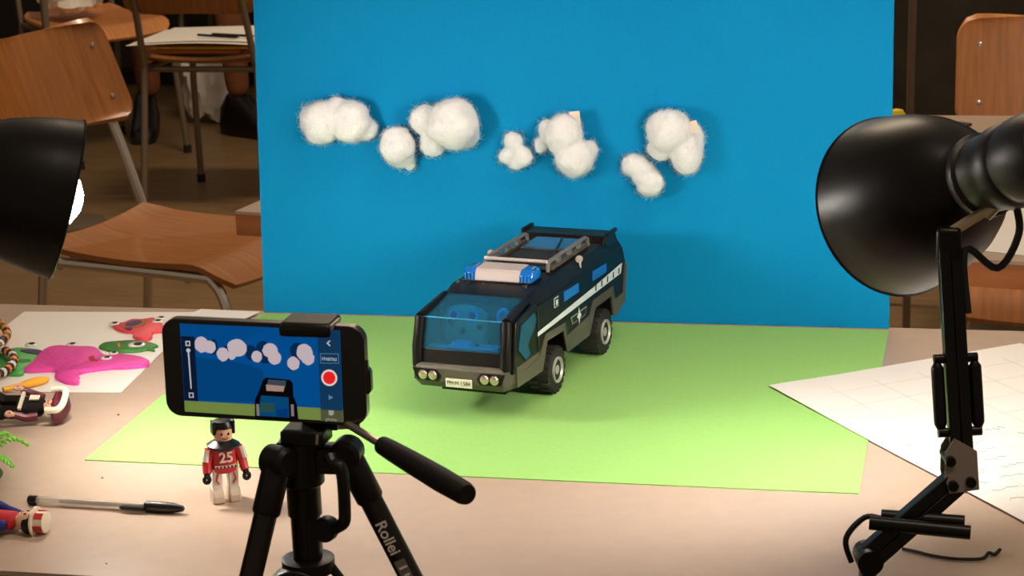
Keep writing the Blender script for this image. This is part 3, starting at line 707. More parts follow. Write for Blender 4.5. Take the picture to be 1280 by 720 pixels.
# ------------------------------------------------------------------ ballpoint pen
pa, pb = at(36, 625, z=0.004), at(231, 637, z=0.004)
ax = (pb - pa); L = ax.length; ax.normalize()
pen = thing('ballpoint_pen', 'clear ballpoint pen with black cap lying on the table', 'pen', (pa.x, pa.y, TZ), (0, 0, math.atan2(ax.y, ax.x)))
M_clear = tinted('clear_plastic', (240, 235, 228), 0.08, 0.38)
MB().lathe([(0.0040, 0.004), (0.0040, L * .74)], (0, 0, 0.0042), (1, 0, 0), 6).build('barrel', M_clear, pen, smooth=False)
MB().lathe([(0.0036, 0), (0.0041, 0.001), (0.0041, 0.008), (0.0030, 0.0085)], (0, 0, 0.0042), (1, 0, 0), 16).build('end_plug', M_black, pen)
MB().lathe([(0.0014, L * .20), (0.0014, L * .76)], (0, 0, 0.0042), (1, 0, 0), 10).build('ink_refill', M_black, pen)
MB().lathe([(0.0046, L * .755), (0.0049, L * .765), (0.0049, L * .85), (0.0044, L * .93), (0.0024, L * .99), (0.0005, L)], (0, 0, 0.0049), (1, 0, 0), 18).build('cap', M_black, pen)
MB().rings([[(x, -0.0050 + y, 0.0045 + z) for y, z in ((-k, -k), (k, -k), (k, k), (-k, k))] for x, k in ((L * .60, 0.0004), (L * .62, 0.0016), (L * .76, 0.0018))]).build('cap_clip', M_black, pen)
# crumbs
for x, y, r, lb_t in ((148, 519, .0012, 'tiny brown crumb between the white paper and the green sheet'), (128, 598, .0013, 'tiny brown crumb between the pen and the green sheet'), (133, 705, .0009, 'tiny brown crumb by the front edge of the table'), (99, 474, .0014, 'tiny dark crumb on the white paper below the pink whale')):
    p = at(x, y, z=0.0)
    o = MB().ball((0, 0, r * .5), (r, r * .7, r * .55), 8, 6).build('crumb', mat('crumb_brown', (120, 66, 36), 0.8), loc=(p.x, p.y, TZ + (0.0008 if y == 474 else 0)))
    tag(o, lb_t, 'crumb', 'crumbs on the table')

# ------------------------------------------------------------------ phone on tripod
YT = -0.87
def tp(px, py, dy=0.0): return at(px, py, Y=YT + dy)
pcn = tp(329.5, 465)
xl, xr = tp(205, 459.5), tp(454, 470.5)
W_, H_, D_ = 0.1467, 0.0715, 0.0082
phone = thing('smartphone', 'black smartphone filming the van, clamped sideways on the tripod', 'phone', pcn, (0, math.radians(1.1), math.radians(0.5)))
def rrect(w_, h_, r, n=6):
    out = []
    for cx, cy, a0 in ((w_ / 2 - r, h_ / 2 - r, 0), (-w_ / 2 + r, h_ / 2 - r, 90), (-w_ / 2 + r, -h_ / 2 + r, 180), (w_ / 2 - r, -h_ / 2 + r, 270)):
        for k in range(n + 1):
            a_ = math.radians(a0 + 90 * k / n); out.append((cx + r * math.cos(a_), cy + r * math.sin(a_)))
    return out
MB().prism(rrect(W_, H_, 0.011), 'xz', 0, D_).build('phone_body', mat('phone_case', (84, 78, 74), 0.3, 0.9), phone, bevel=0.0006)
MB().prism(rrect(W_ - 0.0015, H_ - 0.0015, 0.0105), 'xz', -0.0008, 0.0002).build('front_glass', mat('phone_glass', (10, 6, 6), 0.25), phone)
MB().prism(rrect(W_ - 0.003, H_ - 0.003, 0.010), 'xz', D_ - 0.0002, D_ + 0.0012).build('back_case', M_black, phone, bevel=0.0005)
cm = MB().prism(rrect(0.030, 0.032, 0.007), 'xz', D_ + 0.001, D_ + 0.0040).build('camera_bump', M_black, phone, loc=(0.054, 0, 0.016))
MB().lathe([(0.007, 0), (0.007, 0.002), (0.005, 0.002)], (0, D_ + 0.0040, 0.006), (0, 1, 0), 18).build('camera_lens', mat('lens_dark', (8, 8, 12), 0.05), cm)
MB().box((W_ / 2 + 0.0006, 0.004, 0.0), (0.0012, 0.003, 0.022)).build('side_key', mat('phone_case', (0, 0, 0)), phone)
MB().prism(rrect(0.010, 0.020, 0.0045), 'xz', 0.003, 0.008).build('charging_port_flap', M_black, phone, loc=(W_ / 2 - 0.0022, 0, -0.004))
# screen picture (flat, lit)
def SC(px, py):
    u = (px - 205) / 249.5; v = (py - 397 - 11 * u) / 125.0
    return ((u - .5) * W_, (.5 - v) * H_)
EM = lambda n, c, e=0.8: mat('screen_' + n, c, 0.6, emit=e, spec=0.0)
lay = [0.0009]
def scr(pts, m, name, parent=None):
    lay[0] += 0.00003
    b = MB(); b.prism([SC(*p) for p in pts], 'xz', -lay[0], -lay[0] + 0.00003)
    return b.build(name, m, parent or screen, smooth=False)
screen = MB().prism([SC(229, 403.5), SC(426, 412), SC(426, 527), SC(229, 516)], 'xz', -0.0009, -0.0006).build('screen', EM('blue', (4, 84, 158), .62), phone, smooth=False)
scr([(229, 444), (300, 452), (330, 462), (330, 503), (229, 501)], EM('blue_shade', (4, 74, 138), .6), 'screen_shadow')
scr([(229, 403.5), (340, 408), (300, 430), (229, 436)], EM('blue_mid', (3, 80, 150), .62), 'screen_shade')
scr([(229, 502), (320, 506), (426, 511), (426, 527), (229, 516)], EM('green', (122, 146, 74), .62), 'screen_ground')
def ell(cx, cy, rx, ry, n=18, wob=0.0, seed=0):
    r_ = random.Random(seed); return [(cx + rx * math.cos(2 * math.pi * k / n) * (1 + wob * r_.uniform(-1, 1)), cy + ry * math.sin(2 * math.pi * k / n) * (1 + wob * r_.uniform(-1, 1))) for k in range(n)]
for i, (cx, cy, rx, ry) in enumerate(((270, 433, 5, 10), (289, 440, 9, 10), (316, 440, 7, 10), (331, 437, 9, 12), (333, 447, 8, 7), (373, 438, 9, 11), (366, 455, 6, 8))):
    scr(ell(cx, cy, rx, ry, 18, .05, i), EM('cloud_shade', (10, 52, 100), .5), 'screen_cloud_shadow')
for i, (cx, cy, rx, ry) in enumerate(((255, 430, 9, 10), (265, 433, 8, 8), (281, 442, 7.5, 9), (292, 443, 5, 6), (299, 434, 12, 11.5), (323, 444.5, 6.5, 7.5), (340, 437, 9.5, 9), (345, 446, 8, 9), (382, 439, 10, 10.5), (386, 447, 8, 8), (368, 453, 7.5, 8.5))):
    scr(ell(cx, cy, rx, ry, 18, .06, i + 30), EM('cloud', (196, 182, 190), .75), 'screen_cloud')
scr([(317, 524), (318, 500), (324, 488), (329, 475), (333, 471), (363, 474), (366, 478), (366, 494), (370, 506), (371, 526)], EM('van', (16, 12, 14), .4), 'screen_van')
scr([(336, 473.5), (358, 475), (357, 482), (334, 481)], EM('van_roof', (70, 84, 104), .5), 'screen_van_roof')
scr([(333, 480), (356, 482), (354, 489), (333, 488)], EM('van_bar', (178, 150, 140), .6), 'screen_van_bar')
scr([(326, 494), (360, 496), (360, 522), (321, 520)], EM('van_glass', (8, 78, 132), .6), 'screen_van_glass')
scr([(325, 503), (342, 504), (342, 516), (323, 515)], EM('van_seat', (44, 84, 84), .6), 'screen_van_seat')
scr([(345, 512), (358, 510), (359, 521), (344, 521)], EM('van_dash', (6, 60, 130), .6), 'screen_van_dash')
for x in (319.5, 362.5):
    scr([(x, 505), (x + 3.5, 505), (x + 3.5, 520), (x, 520)], EM('van_pillar', (150, 140, 140), .5), 'screen_van_pillar')
scr([(399, 411), (426, 412), (426, 527), (399, 525.5)], EM('panel', (22, 64, 104), .55), 'screen_panel')
scr([(399, 511), (426, 512.5), (426, 527), (399, 525.5)], EM('panel_g', (94, 98, 70), .5), 'screen_panel_ground')
scr([(230, 419), (247, 419.7), (247, 502), (230, 501)], EM('panel_l', (16, 30, 62), .5), 'screen_slider_panel')
U_ = EM('ui', (190, 196, 204), .7)
scr([(237.5, 436), (239.5, 436), (240, 486), (238.5, 486)], U_, 'slider_line')
scr(ell(238.5, 437, 2.6, 2.6), U_, 'slider_knob')
def ring_box(x0, y0, x1, y1, t, name, m):
    for a_ in ([(x0, y0), (x1, y0), (x1, y0 + t), (x0, y0 + t)], [(x0, y1 - t), (x1, y1 - t), (x1, y1), (x0, y1)], [(x0, y0), (x0 + t, y0), (x0 + t, y1), (x0, y1)], [(x1 - t, y0), (x1, y0), (x1, y1), (x1 - t, y1)]): scr(a_, m, name)
ring_box(235.5, 425, 241.5, 431.5, 1.4, 'ui_icon', U_); ring_box(236, 491, 242, 497.5, 1.2, 'ui_icon', U_)
ring_box(401.5, 440, 424, 452.5, 0.7, 'ui_button_outline', EM('ui_dim', (96, 140, 180), .6))
scr([(413.5, 423.5), (414.8, 424.3), (412, 427), (414.8, 430), (413.5, 430.8), (409.8, 427)], U_, 'ui_arrow')
scr(ell(411.5, 470.5, 9.8, 10.4, 28), EM('ui_white', (224, 206, 206), .8), 'record_ring')
scr(ell(411.5, 470.5, 7.6, 8.1, 28), EM('ui_red', (226, 34, 34), .85), 'record_button')
scr([(410, 492), (415.5, 495.3), (410, 498.5)], EM('ui_dim', (0, 0, 0)), 'ui_play')
scr([(409, 511.5), (415.5, 512), (415, 517), (412, 518.5), (409, 517)], EM('ui_tan', (170, 172, 160), .6), 'ui_bubble')
lay[0] += 0.00004
x_, z_ = SC(412.5, 446.3)
text_mesh('ui_text', 'menu', 0.0048, U_, screen, Matrix.Translation((x_, -lay[0], z_)) @ Matrix.Rotation(math.radians(90), 4, 'X'), 0.00002)
x_, z_ = SC(412, 523.3)
text_mesh('ui_text', 'photo', 0.0034, EM('ui_tan', (0, 0, 0)), screen, Matrix.Translation((x_, -lay[0], z_)) @ Matrix.Rotation(math.radians(90), 4, 'X'), 0.00002)

# tripod
colx = tp(374, 620).x; base = Vector((colx, YT + 0.010, 0))
tri = thing('tripod', 'black aluminium camera tripod holding the phone in front of the table', 'tripod', base)
T_blk = mat('tripod_black', (12, 7, 7), 0.42, spec=0.3); T_sat = mat('tripod_satin', (22, 15, 14), 0.32, 0.2, spec=0.4); T_alu = mat('tripod_alu', (176, 158, 142), 0.35, 0.8)
T_light = mat('tripod_edge', (150, 140, 130), 0.4)
def L(px, py, dy=0.0): return at(px, py, Y=base.y + dy) - base
# clamp
zt = (L(390, 408)).z; zb = L(385, 530).z
cxl, cxr = L(357, 400).x, L(420, 400).x
top = MB().prism([(-0.0165, zt - 0.0035), (-0.0165, zt + 0.0030), (-0.0135, zt + 0.0062), (0.012, zt + 0.0062), (0.014, zt + 0.0005), (-0.0118, zt + 0.0005), (-0.0125, zt - 0.0035)], 'yz', cxl, cxr)
jw = top.build('clamp_jaw', T_blk, tri, bevel=0.002)
MB().box(((cxr) + 0.0004, -0.004, zt + 0.0035), (0.0016, 0.020, 0.0032)).build('clamp_pad', T_light, jw)
MB().box(((cxl + cxr) / 2, 0.0085, (zt + zb) / 2), (0.026, 0.008, zt - zb + 0.012)).build('clamp_back', T_blk, tri, bevel=0.001)
bl, br_ = L(356, 536).x, L(414, 536).x
MB().box(((bl + br_) / 2, -0.004, zb - 0.0062), (br_ - bl - 0.003, 0.024, 0.011)).build('clamp_foot', T_blk, tri, bevel=0.0015)
MB().cyl((br_ - 0.006, -0.0155, zb - 0.009), (br_ - 0.005, -0.0155, zb - 0.002), 0.0012).build('clamp_bolt', T_light, tri)
# head and column
z1 = L(378, 560).z; z2 = L(378, 602).z; z3 = L(378, 642).z; z4 = L(380, 702).z
MB().box((0, 0, zb - 0.0135), (0.030, 0.024, 0.005)).build('head_plate', T_blk, tri, bevel=0.002)
MB().lathe([(0.0150, zb - 0.0115), (0.0155, z1), (0.0155, z2), (0.0135, z2 - 0.002)], (0, 0, 0), (0, 0, 1), 28).build('shoulder', T_blk, tri)
MB().lathe([(0.0122, z2), (0.0122, z3)], (0, 0, 0), (0, 0, 1), 28).build('column_sleeve', T_blk, tri)
MB().lathe([(0.0106, z3), (0.0106, z4 - 0.09)], (0, 0, 0), (0, 0, 1), 24).build('centre_column', T_sat, tri)
for s in (-1, 1):
    MB().box((s * 0.005, -0.0104, (z3 + z4) / 2), (0.0012, 0.001, z3 - z4)).build('column_rib', T_blk, tri)
sprd = MB().lathe([(0.016, z4 + 0.004), (0.019, z4 + 0.003), (0.019, z4 - 0.006), (0.016, z4 - 0.008)], (0, 0, 0), (0, 0, 1), 24).build('spreader_hub', T_blk, tri)
MB().lathe([(0.0215, -0.012), (0.0225, -0.009), (0.0225, 0.009), (0.0215, 0.012)], (-0.006, -0.012, z4 - 0.022), (0.15, -1, 0.1), 28).build('height_knob', T_blk, tri, bevel=0.001)
# pan handle
ha, hb_, hc = L(436, 531, -0.01), L(482, 559, -0.045), L(590, 622, -0.125)
MB().tube([ha + (ha - hb_) * .35, ha, hb_], 0.0028, 10).build('handle_rod', T_alu, tri)
hd_ = hc - hb_
MB().lathe([(0.0046, 0), (0.0064, 0.002), (0.0070, 0.014), (0.0076, hd_.length * .35), (0.0082, hd_.length * .7), (0.0076, hd_.length - .004), (0.0066, hd_.length)], hb_ - hd_.normalized() * 0.006, hd_, 20).build('handle_grip', mat('grip_foam', (13, 8, 7), 0.6, spec=0.3, bump=0.3, bscale=900), tri)
MB().lathe([(0.0075, -0.008), (0.0075, 0.008)], ha + Vector((-0.010, 0.030, -0.006)), (1, 0.3, 0), 18).build('tilt_joint', T_light, tri)
# legs
T_ = 0.45; th0 = math.radians(-6) + YAW
hubz = z1 - 0.003
for k in range(3):
    az = YAW + math.radians((-10, 93, 231)[k])
    dr = Vector((math.cos(az), math.sin(az), 0)); side = Vector((-dr.y, dr.x, 0))
    h = dr * (0.033, 0.030, 0.023)[k] + Vector((0, 0, hubz)); T_ = 0.33 if k == 1 else 0.45
    dn = (dr * T_ + Vector((0, 0, -1))).normalized()
    hz = hubz + base.z - 0.0; tot = (hz - 0.012) / (-dn.z)
    cap = MB().lathe([(0.0085, -0.0105), (0.0112, -0.008), (0.0112, 0.008), (0.0085, 0.0105)], h, side, 22).build('leg_hinge', T_blk, tri)
    MB().box(h - dr * 0.012 + Vector((0, 0, -0.004)), (0.020, 0.016, 0.020), Matrix.Rotation(az, 3, 'Z')).build('hinge_bracket', T_blk, cap, bevel=0.002)
    up = MB().lathe([(0.0092, 0), (0.0100, 0.008), (0.0100, 0.036), (0.0088, 0.038)], h, dn, 22).build('leg_collar', T_blk, tri)
    tb = MB().lathe([(0.0082, 0.036), (0.0082, 0.40)], h, dn, 22).build('leg', T_sat, tri)
    MB().lathe([(0.0105, 0.385), (0.0105, 0.43), (0.0090, 0.435)], h, dn, 20).build('leg_lock', T_blk, tb)
    MB().lathe([(0.0066, 0.43), (0.0066, tot - 0.02)], h, dn, 18).build('leg_lower', T_alu, tb)
    MB().lathe([(0.0105, tot - 0.03), (0.0135, tot - 0.026), (0.0125, tot + 0.004)], h, dn, 18).build('rubber_foot', T_blk, tb)
    hubp = Vector((0, 0, z4 - 0.002)) + dr * 0.016
    MB().tube([hubp, h + dn * 0.30 - dr * 0.010], 0.0035, 8).build('spreader_arm', T_blk, tri)
    if k == 0:
        LEG0 = (h.copy(), dn.copy(), dr.copy(), tb)
# lettering along one leg: faces the camera
h, dn, dr, tb = LEG0
mid = h + dn * (0.115)
vd = (CAM - (base + mid)).normalized(); nrm = (vd - dn * vd.dot(dn)).normalized()
yv = nrm.cross(dn)
def leg_matrix(t, side_=0.0):
    ang = Quaternion(dn, side_); n2 = ang @ nrm; y2 = n2.cross(dn)
    p = h + dn * t + n2 * 0.00835
    return Matrix(((dn.x, y2.x, n2.x, p.x), (dn.y, y2.y, n2.y, p.y), (dn.z, y2.z, n2.z, p.z), (0, 0, 0, 1)))
PRT = mat('white_print', (222, 214, 206), 0.5)
text_mesh('leg_lettering', 'Rollei', 0.0115, PRT, tb, leg_matrix(0.066, 0.25), 0.0001, 0.0002)
lb_ = MB().box((0, 0, 0), (0.030, 0.008, 0.0004)).build('leg_label', mat('label_grey', (120, 112, 106), 0.4, 0.3), tb); lb_.matrix_local = leg_matrix(0.099, 0.25)
for q in range(4):
    l2 = MB().box((-0.009 + q * 0.006, 0.0005, 0.0004), (0.0016, 0.006 - 0.002 * (q % 2), 0.0003)).build('label_line', PRT, lb_)
# crank lever
cr = [L(412, 570, -0.03), L(416, 580, -0.034), L(427, 588, -0.036), L(431, 640, -0.036), L(428, 655, -0.036), L(411, 663, -0.03)]
MB().tube(curve_pts(cr, 4), 0.0044, 10).build('crank_lever', T_blk, tri)
MB().lathe([(0.008, -0.006), (0.009, 0), (0.008, 0.006)], L(408, 661, -0.03), (0, -1, 0), 16).build('crank_knob', T_blk, tri)

# ------------------------------------------------------------------ desk lamps
def bulb_mat():
    m = bpy.data.materials.new('lit_bulb'); m.use_nodes = True; nt = m.node_tree; b = nt.nodes['Principled BSDF']
    b.inputs['Base Color'].default_value = (1, 1, 1, 1); b.inputs['Emission Color'].default_value = (*BULB_COL, 1); b.inputs['Emission Strength'].default_value = BULB
    return m
M_bulb = bulb_mat()
def lamp(label, base, low, elbow, head, rim, d, vertical_ref, bulb_t=0.092):
    base = Vector(base)
    t = thing('desk_lamp', label, 'desk lamp', base, group='black swing arm desk lamps')
    K = 1.02; d = d.normalized(); N = rim - d * 0.115 * K
    def KP(pr_): return [(r_ * K, t_ * K) for r_, t_ in pr_]
    lo = lambda v: Vector(v) - base
    low, elbow, head, N = lo(low), lo(elbow), lo(head), lo(N)
    # clamp on the table edge
    cb = MB().box((0, -0.014, 0.006), (0.034, 0.052, 0.012)).build('clamp', M_lamp, t, bevel=0.002)
    MB().box((0, -0.034, -0.024), (0.034, 0.010, 0.052)).build('clamp_back', M_lamp, cb, bevel=0.0015)
    MB().box((0, -0.014, -0.0480), (0.034, 0.050, 0.006)).build('clamp_lower_jaw', M_lamp, cb, bevel=0.0015)
    MB().cyl((0, -0.006, -0.075), (0, -0.006, -0.0362), 0.004).build('clamp_screw', M_chrome, cb)
    MB().cyl((0, -0.014, 0.011), low + Vector((0, 0, -0.010)), 0.0065).build('pivot_post', M_lamp, t)
    view = vertical_ref
    def bars(a_, b_, off, w_, name):
        ax_ = (b_ - a_).normalized(); sd = ax_.cross(view).normalized()
        for s in (-1, 1):
            p, q = a_ + sd * off * s, b_ + sd * off * s
            rot = Matrix((ax_, sd, ax_.cross(sd))).transposed()
            MB().box((p + q) / 2, ((q - p).length, w_, 0.011), rot).build(name, M_lamp, t, bevel=0.001)
        return ax_, sd
    axl, sdl = bars(low, elbow, 0.0050, 0.0094, 'lower_arm')
    axu, sdu = bars(elbow, head, 0.0042, 0.0082, 'upper_arm')
    # elbow plate
    pl_ = MB()
    for s in (-1, 1):
        o_ = view * (0.0075 * s)
        ring = [elbow + sdu * x + axu * y + o_ for x, y in ((-0.010, -0.008), (0.012, -0.010), (0.0145, 0.002), (0.0130, 0.020), (0.006, 0.030), (-0.010, 0.020))]
        pl_.rings([ring, [v + view * 0.0014 * s for v in ring]])
    ep = pl_.build('elbow_plate', mat('lamp_bracket', (120, 108, 100), 0.45, 0.2), t)
    for x, y in ((-0.004, -0.002), (0.009, -0.004), (0.010, 0.014)):
        c = elbow + sdu * x + axu * y; MB().cyl(c - view * .0120, c + view * .0120, 0.0038, n=12).build('elbow_bolt', M_lamp, ep)
    # springs beside the upper arm with cross pins
    for y in (0.032, 0.086):
        c = elbow + axu * y; MB().cyl(c - sdu * 0.016, c + sdu * 0.016, 0.0036, n=12).build('spring_pin', M_lamp, t)
    for s in (-1, 1):
        c = elbow + sdu * 0.0138 * s
        sp_ = MB().lathe([(0.0020, 0.033), (0.0046, 0.038), (0.0048, 0.040), (0.0048, 0.078), (0.0046, 0.080), (0.0020, 0.084)], c, axu, 14).build('spring', M_lamp, t)
    # springs on the lower arm
    for s in (-1, 1):
        c = low.lerp(elbow, 0.28) + view * 0.010 * s + Vector((-0.008, 0, 0.010))
        e = c + Vector((0.060, 0.0, -0.002))
        MB().cyl(c - Vector((0.012, 0, -0.002)) if s < 0 else c, e, 0.0052, n=14).build('spring', M_lamp, t)
    MB().tube(curve_pts([low + Vector((-0.012, 0, -0.004)), low + Vector((-0.016, 0, 0.014)), low.lerp(elbow, 0.28) + Vector((-0.022, 0, 0.012)), low.lerp(elbow, .28) + Vector((-0.010, 0, 0.012))], 5), 0.0022, 8).build('spring_bracket', M_lamp, t)
    MB().tube([low + Vector((0.004, 0, 0.004)), low.lerp(elbow, 0.2) + sdl * -0.004, low.lerp(elbow, .26) + Vector((0, 0, 0.008))], 0.0032, 8).build('spring_bracket', M_lamp, t)
    MB().cyl(low - view * 0.012, low + view * 0.012, 0.0095, n=18).build('lower_joint', M_lamp, t)
    # head joint
    hj = MB().box(head, (0.018, 0.015, 0.026)).build('head_joint', M_lamp, t, bevel=0.003)
    sk = N - d * 0.030
    MB().tube(curve_pts([head + Vector((0, 0, 0.008)), head.lerp(sk, .45) + Vector((0, 0, -0.006)), sk + Vector((0, 0, -0.024))], 4), 0.0042, 8).build('head_bracket', mat('bracket_steel', (170, 156, 130), 0.3, 0.8), hj)
    MB().cyl(head.lerp(sk, .55) + Vector((0.004, 0, -0.010)), head.lerp(sk, .85) + Vector((0.004, 0, -0.014)), 0.0052, n=12).build('wing_screw', mat('bracket_steel', (0, 0, 0)), hj)
    # shade: bell with inner skin
    outer = [(0.0215, -0.002), (0.0235, 0.006), (0.030, 0.012), (0.0400, 0.022), (0.0500, 0.036), (0.0580, 0.053), (0.0640, 0.074), (0.0680, 0.095), (0.0700, 0.112), (0.0708, 0.115)]
    inner = [(r - 0.0015, z + (0.0015 if i < 4 else 0)) for i, (r, z) in enumerate(outer)]
    outer = KP(outer); inner = KP(inner)
    MB().lathe(outer, N, d, 56, cap=False).build('shade', M_lamp, t)
    MB().lathe(inner, N, d, 56, cap=False).build('shade_lining', M_white_in, t)
    MB().lathe(KP([(0.0692, 0.1142), (0.0708, 0.1150), (0.0714, 0.1142), (0.0706, 0.113)]), N, d, 56, cap=False).build('shade_rim', M_lamp, t)
    # socket
    so = MB().lathe(KP([(0.0235, 0.004), (0.0300, 0.001), (0.0315, -0.003), (0.0312, -0.007), (0.0285, -0.009), (0.0295, -0.028), (0.0312, -0.031), (0.0318, -0.046), (0.0300, -0.049), (0.0312, -0.053), (0.0325, -0.058), (0.0325, -0.080), (0.0290, -0.090), (0.018, -0.0955), (0.0001, -0.097)]), N, d, 32)
    so.build('socket', mat('socket_black', (13, 8, 7), 0.45, spec=0.3), t)
    MB().lathe([(0.014, 0.004), (0.014, 0.03)], N, d, 18).build('bulb_cap', M_chrome, t)
    MB().lathe(KP([(0.012, 0.028), (0.017, 0.040), (0.026, bulb_t - 0.028 + 0.0), (0.029, bulb_t - 0.006), (0.027, bulb_t + 0.010), (0.019, bulb_t + 0.022), (0.008, bulb_t + 0.0275), (0.0002, bulb_t + 0.0285)]), N, d, 24).build('bulb', M_bulb, t)
    # cord
    s0 = N - d * 0.044
    MB().tube(curve_pts([s0 + Vector((0, 0, -0.028)), s0 + Vector((0.003, 0, -0.052)), s0.lerp(head, .5) + Vector((0.012, 0, -0.048)), head + Vector((0.012, 0, -0.004)), head.lerp(elbow, 0.3) + Vector((0.011, 0, 0))], 6), 0.0028, 8).build('cord', M_rubber, t)
    return t
# lamp beside the drawing sheet
Zr = F_PX / 100.0 / 15.75
rimR = at(1118, 258, dist=Zr)
dR = CR * -0.385 + CU * -0.155 + CF * 0.91
Zn = Zr - 0.10
lampR = lamp('black swing arm lamp whose shade hangs over the large drawing sheet', (at(1085, 700, Y=-0.735).x, -0.742, TZ),
             at(1085, 697, Y=-0.742), at(1203, 594, Y=-0.70), at(1186, 305, Y=-0.655), rimR, dR, (CF - Vector((0, 0, CF.z))).normalized(), 0.084)
# lamp beside the clay animals
Zl = F_PX / 100.0 / 14.15
rimL = at(84, 250, dist=Zl)
dL = CR * 0.93 + CU * -0.21 + CF * 0.29
bx = Vector((-0.66, -0.742, TZ))
lampL = lamp('black swing arm lamp standing towards the clay animals, bulb peeking out of shade', bx, bx + Vector((0, 0, 0.03)), bx + Vector((0.03, 0.09, 0.16)), rimL - dL * 0.15 + Vector((-0.01, 0.01, -0.055)), rimL, dL, Vector((0.3, 0.95, 0)).normalized(), 0.100)
# black flex lying on the table
fp = [(1128, 686), (1147, 690), (1158, 693), (1180, 697), (1205, 699), (1228, 698), (1236, 691), (1243, 693), (1250, 687)]
pts = curve_pts([at(x, y, z=0.0022) for x, y in fp], 6); c0 = Vector((pts[0].x, pts[0].y, TZ))
o = MB().tube([p - c0 for p in pts], 0.0014, 8).build('black_wire', M_rubber, loc=c0); tag(o, 'short black wire lying on the table behind the lamp arm', 'wire')

# ------------------------------------------------------------------ school chairs
def arc(pts, n=5): return curve_pts(pts, n)
def chair(label, loc, rotz, ply, tube_m, group='wooden school chairs', back=True, bz=0.0):
    t = thing('school_chair', label, 'chair', loc, (0, 0, rotz), group)
    hw = 0.19
    def seat_fn(u, v):
        x = -0.20 + 0.41 * u
        wd = hw * (0.92 + 0.10 * u)
        cr_ = 0.0
        e = min(u, 1 - u); rnd_ = 1 - max(0, (0.10 - e) / 0.10) ** 2 * 0.14
        y = (v - .5) * 2 * wd * rnd_
        z = 0.452 - 0.012 * math.sin(math.pi * u) + 0.010 * (2 * v - 1) ** 2
        if u > 0.78: z -= 0.045 * ((u - 0.78) / 0.22) ** 2
        if u < 0.15: z += 0.012 * ((0.15 - u) / 0.15) ** 2
        return (x, y, z)
    MB().sheet(seat_fn, 22, 14, 0.010).build('seat', ply, t, ang=50)
    if back:
        def back_fn(u, v):
            s_ = (u - .5) * 2; z = 0.645 + 0.185 * v
            e = min(v, 1 - v); k = 1 - (1 - math.sqrt(max(0, 1 - max(0, (0.18 - e) / 0.18) ** 2))) * 0.17
            y = s_ * 0.198 * k
            x = -0.250 - 0.070 * v - 0.035 * (1 - s_ * s_) + 0.02
            return (x, -y, z + bz)
        bo = MB().sheet(back_fn, 18, 40, -0.011).build('backrest', ply, t, ang=50)
        for s in (-1, 1):
            for z in (0.685, 0.785):
                v = (z - 0.645) / 0.185; x = -0.250 - 0.070 * v - 0.035 * (1 - .81 ** 2) + 0.02
                MB().lathe([(0.0055, 0), (0.0050, 0.002), (0.002, 0.003)], (x - 0.0005, s * 0.160, z + bz), (1, 0, 0.3), 12).build('rivet', M_chrome, bo)
    for s in (-1, 1):
        y = s * 0.172
        f_ = arc([(0.235, s * 0.195, 0.012), (0.205, s * 0.185, 0.30), (0.195, s * 0.180, 0.375), (0.165, y, 0.418), (0.115, y, 0.427), (-0.19, y, 0.432)], 6)
        g = MB().tube(f_, 0.0105, 10).build('leg', tube_m, t)
        MB().cyl((0.236, s * 0.1953, 0.0), (0.2345, s * 0.195, 0.026), 0.0135, n=12).build('rubber_foot', M_rubber, g)
        r_ = arc([(-0.262, s * 0.186, 0.012), (-0.208, s * 0.174, 0.40), (-0.214, s * 0.170, 0.46), (-0.270 - 0.0, s * 0.162, 0.645), (-0.333, s * 0.158, 0.80)], 6)
        g = MB().tube(r_, 0.0105, 10).build('leg', tube_m, t)
        MB().cyl((-0.263, s * 0.1863, 0.0), (-0.2605, s * 0.1857, 0.026), 0.0135, n=12).build('rubber_foot', M_rubber, g)
    MB().tube([(-0.17, -0.172, 0.425), (-0.17, 0.172, 0.425)], 0.009, 8).build('crossbar', tube_m, t)
    MB().tube([(0.11, -0.172, 0.420), (0.11, 0.172, 0.420)], 0.009, 8).build('crossbar', tube_m, t)
    return t
chair('brown plywood school chair with chrome frame standing sideways next to the blue board', (-1.0365, 1.487, 0), -0.211, M_ply, M_chrome)
chair('brown school chair with papers lying on its seat', (-1.79, 3.76, 0), math.radians(90), M_ply, M_tubegrey, bz=-0.04)
chair('pale wood school chair seat carrying a white plastic bag', (-2.51, 4.46, 0), math.radians(318), M_ply2, M_tubegrey, back=True)
chair('upright pale plywood school chair behind the beige school desk', (0.585, 1.40, 0), math.radians(-90), M_ply2, M_chrome)
# steel upright behind the sideways chair
pp = at(57, 30, Y=3.40)
sd = thing('steel_stand', 'grey steel upright standing behind the sideways plywood chair', 'stand', (pp.x, 3.40, 0))
MB().tube([(0, 0, 0.01), (0, 0, 0.7), (0, 0, 1.25)], 0.011, 10).build('post', M_tubegrey, sd)
MB().lathe([(0.12, 0), (0.12, 0.008), (0.02, 0.014)], (0, 0, 0), (0, 0, 1), 20).build('base', M_tubegrey, sd)

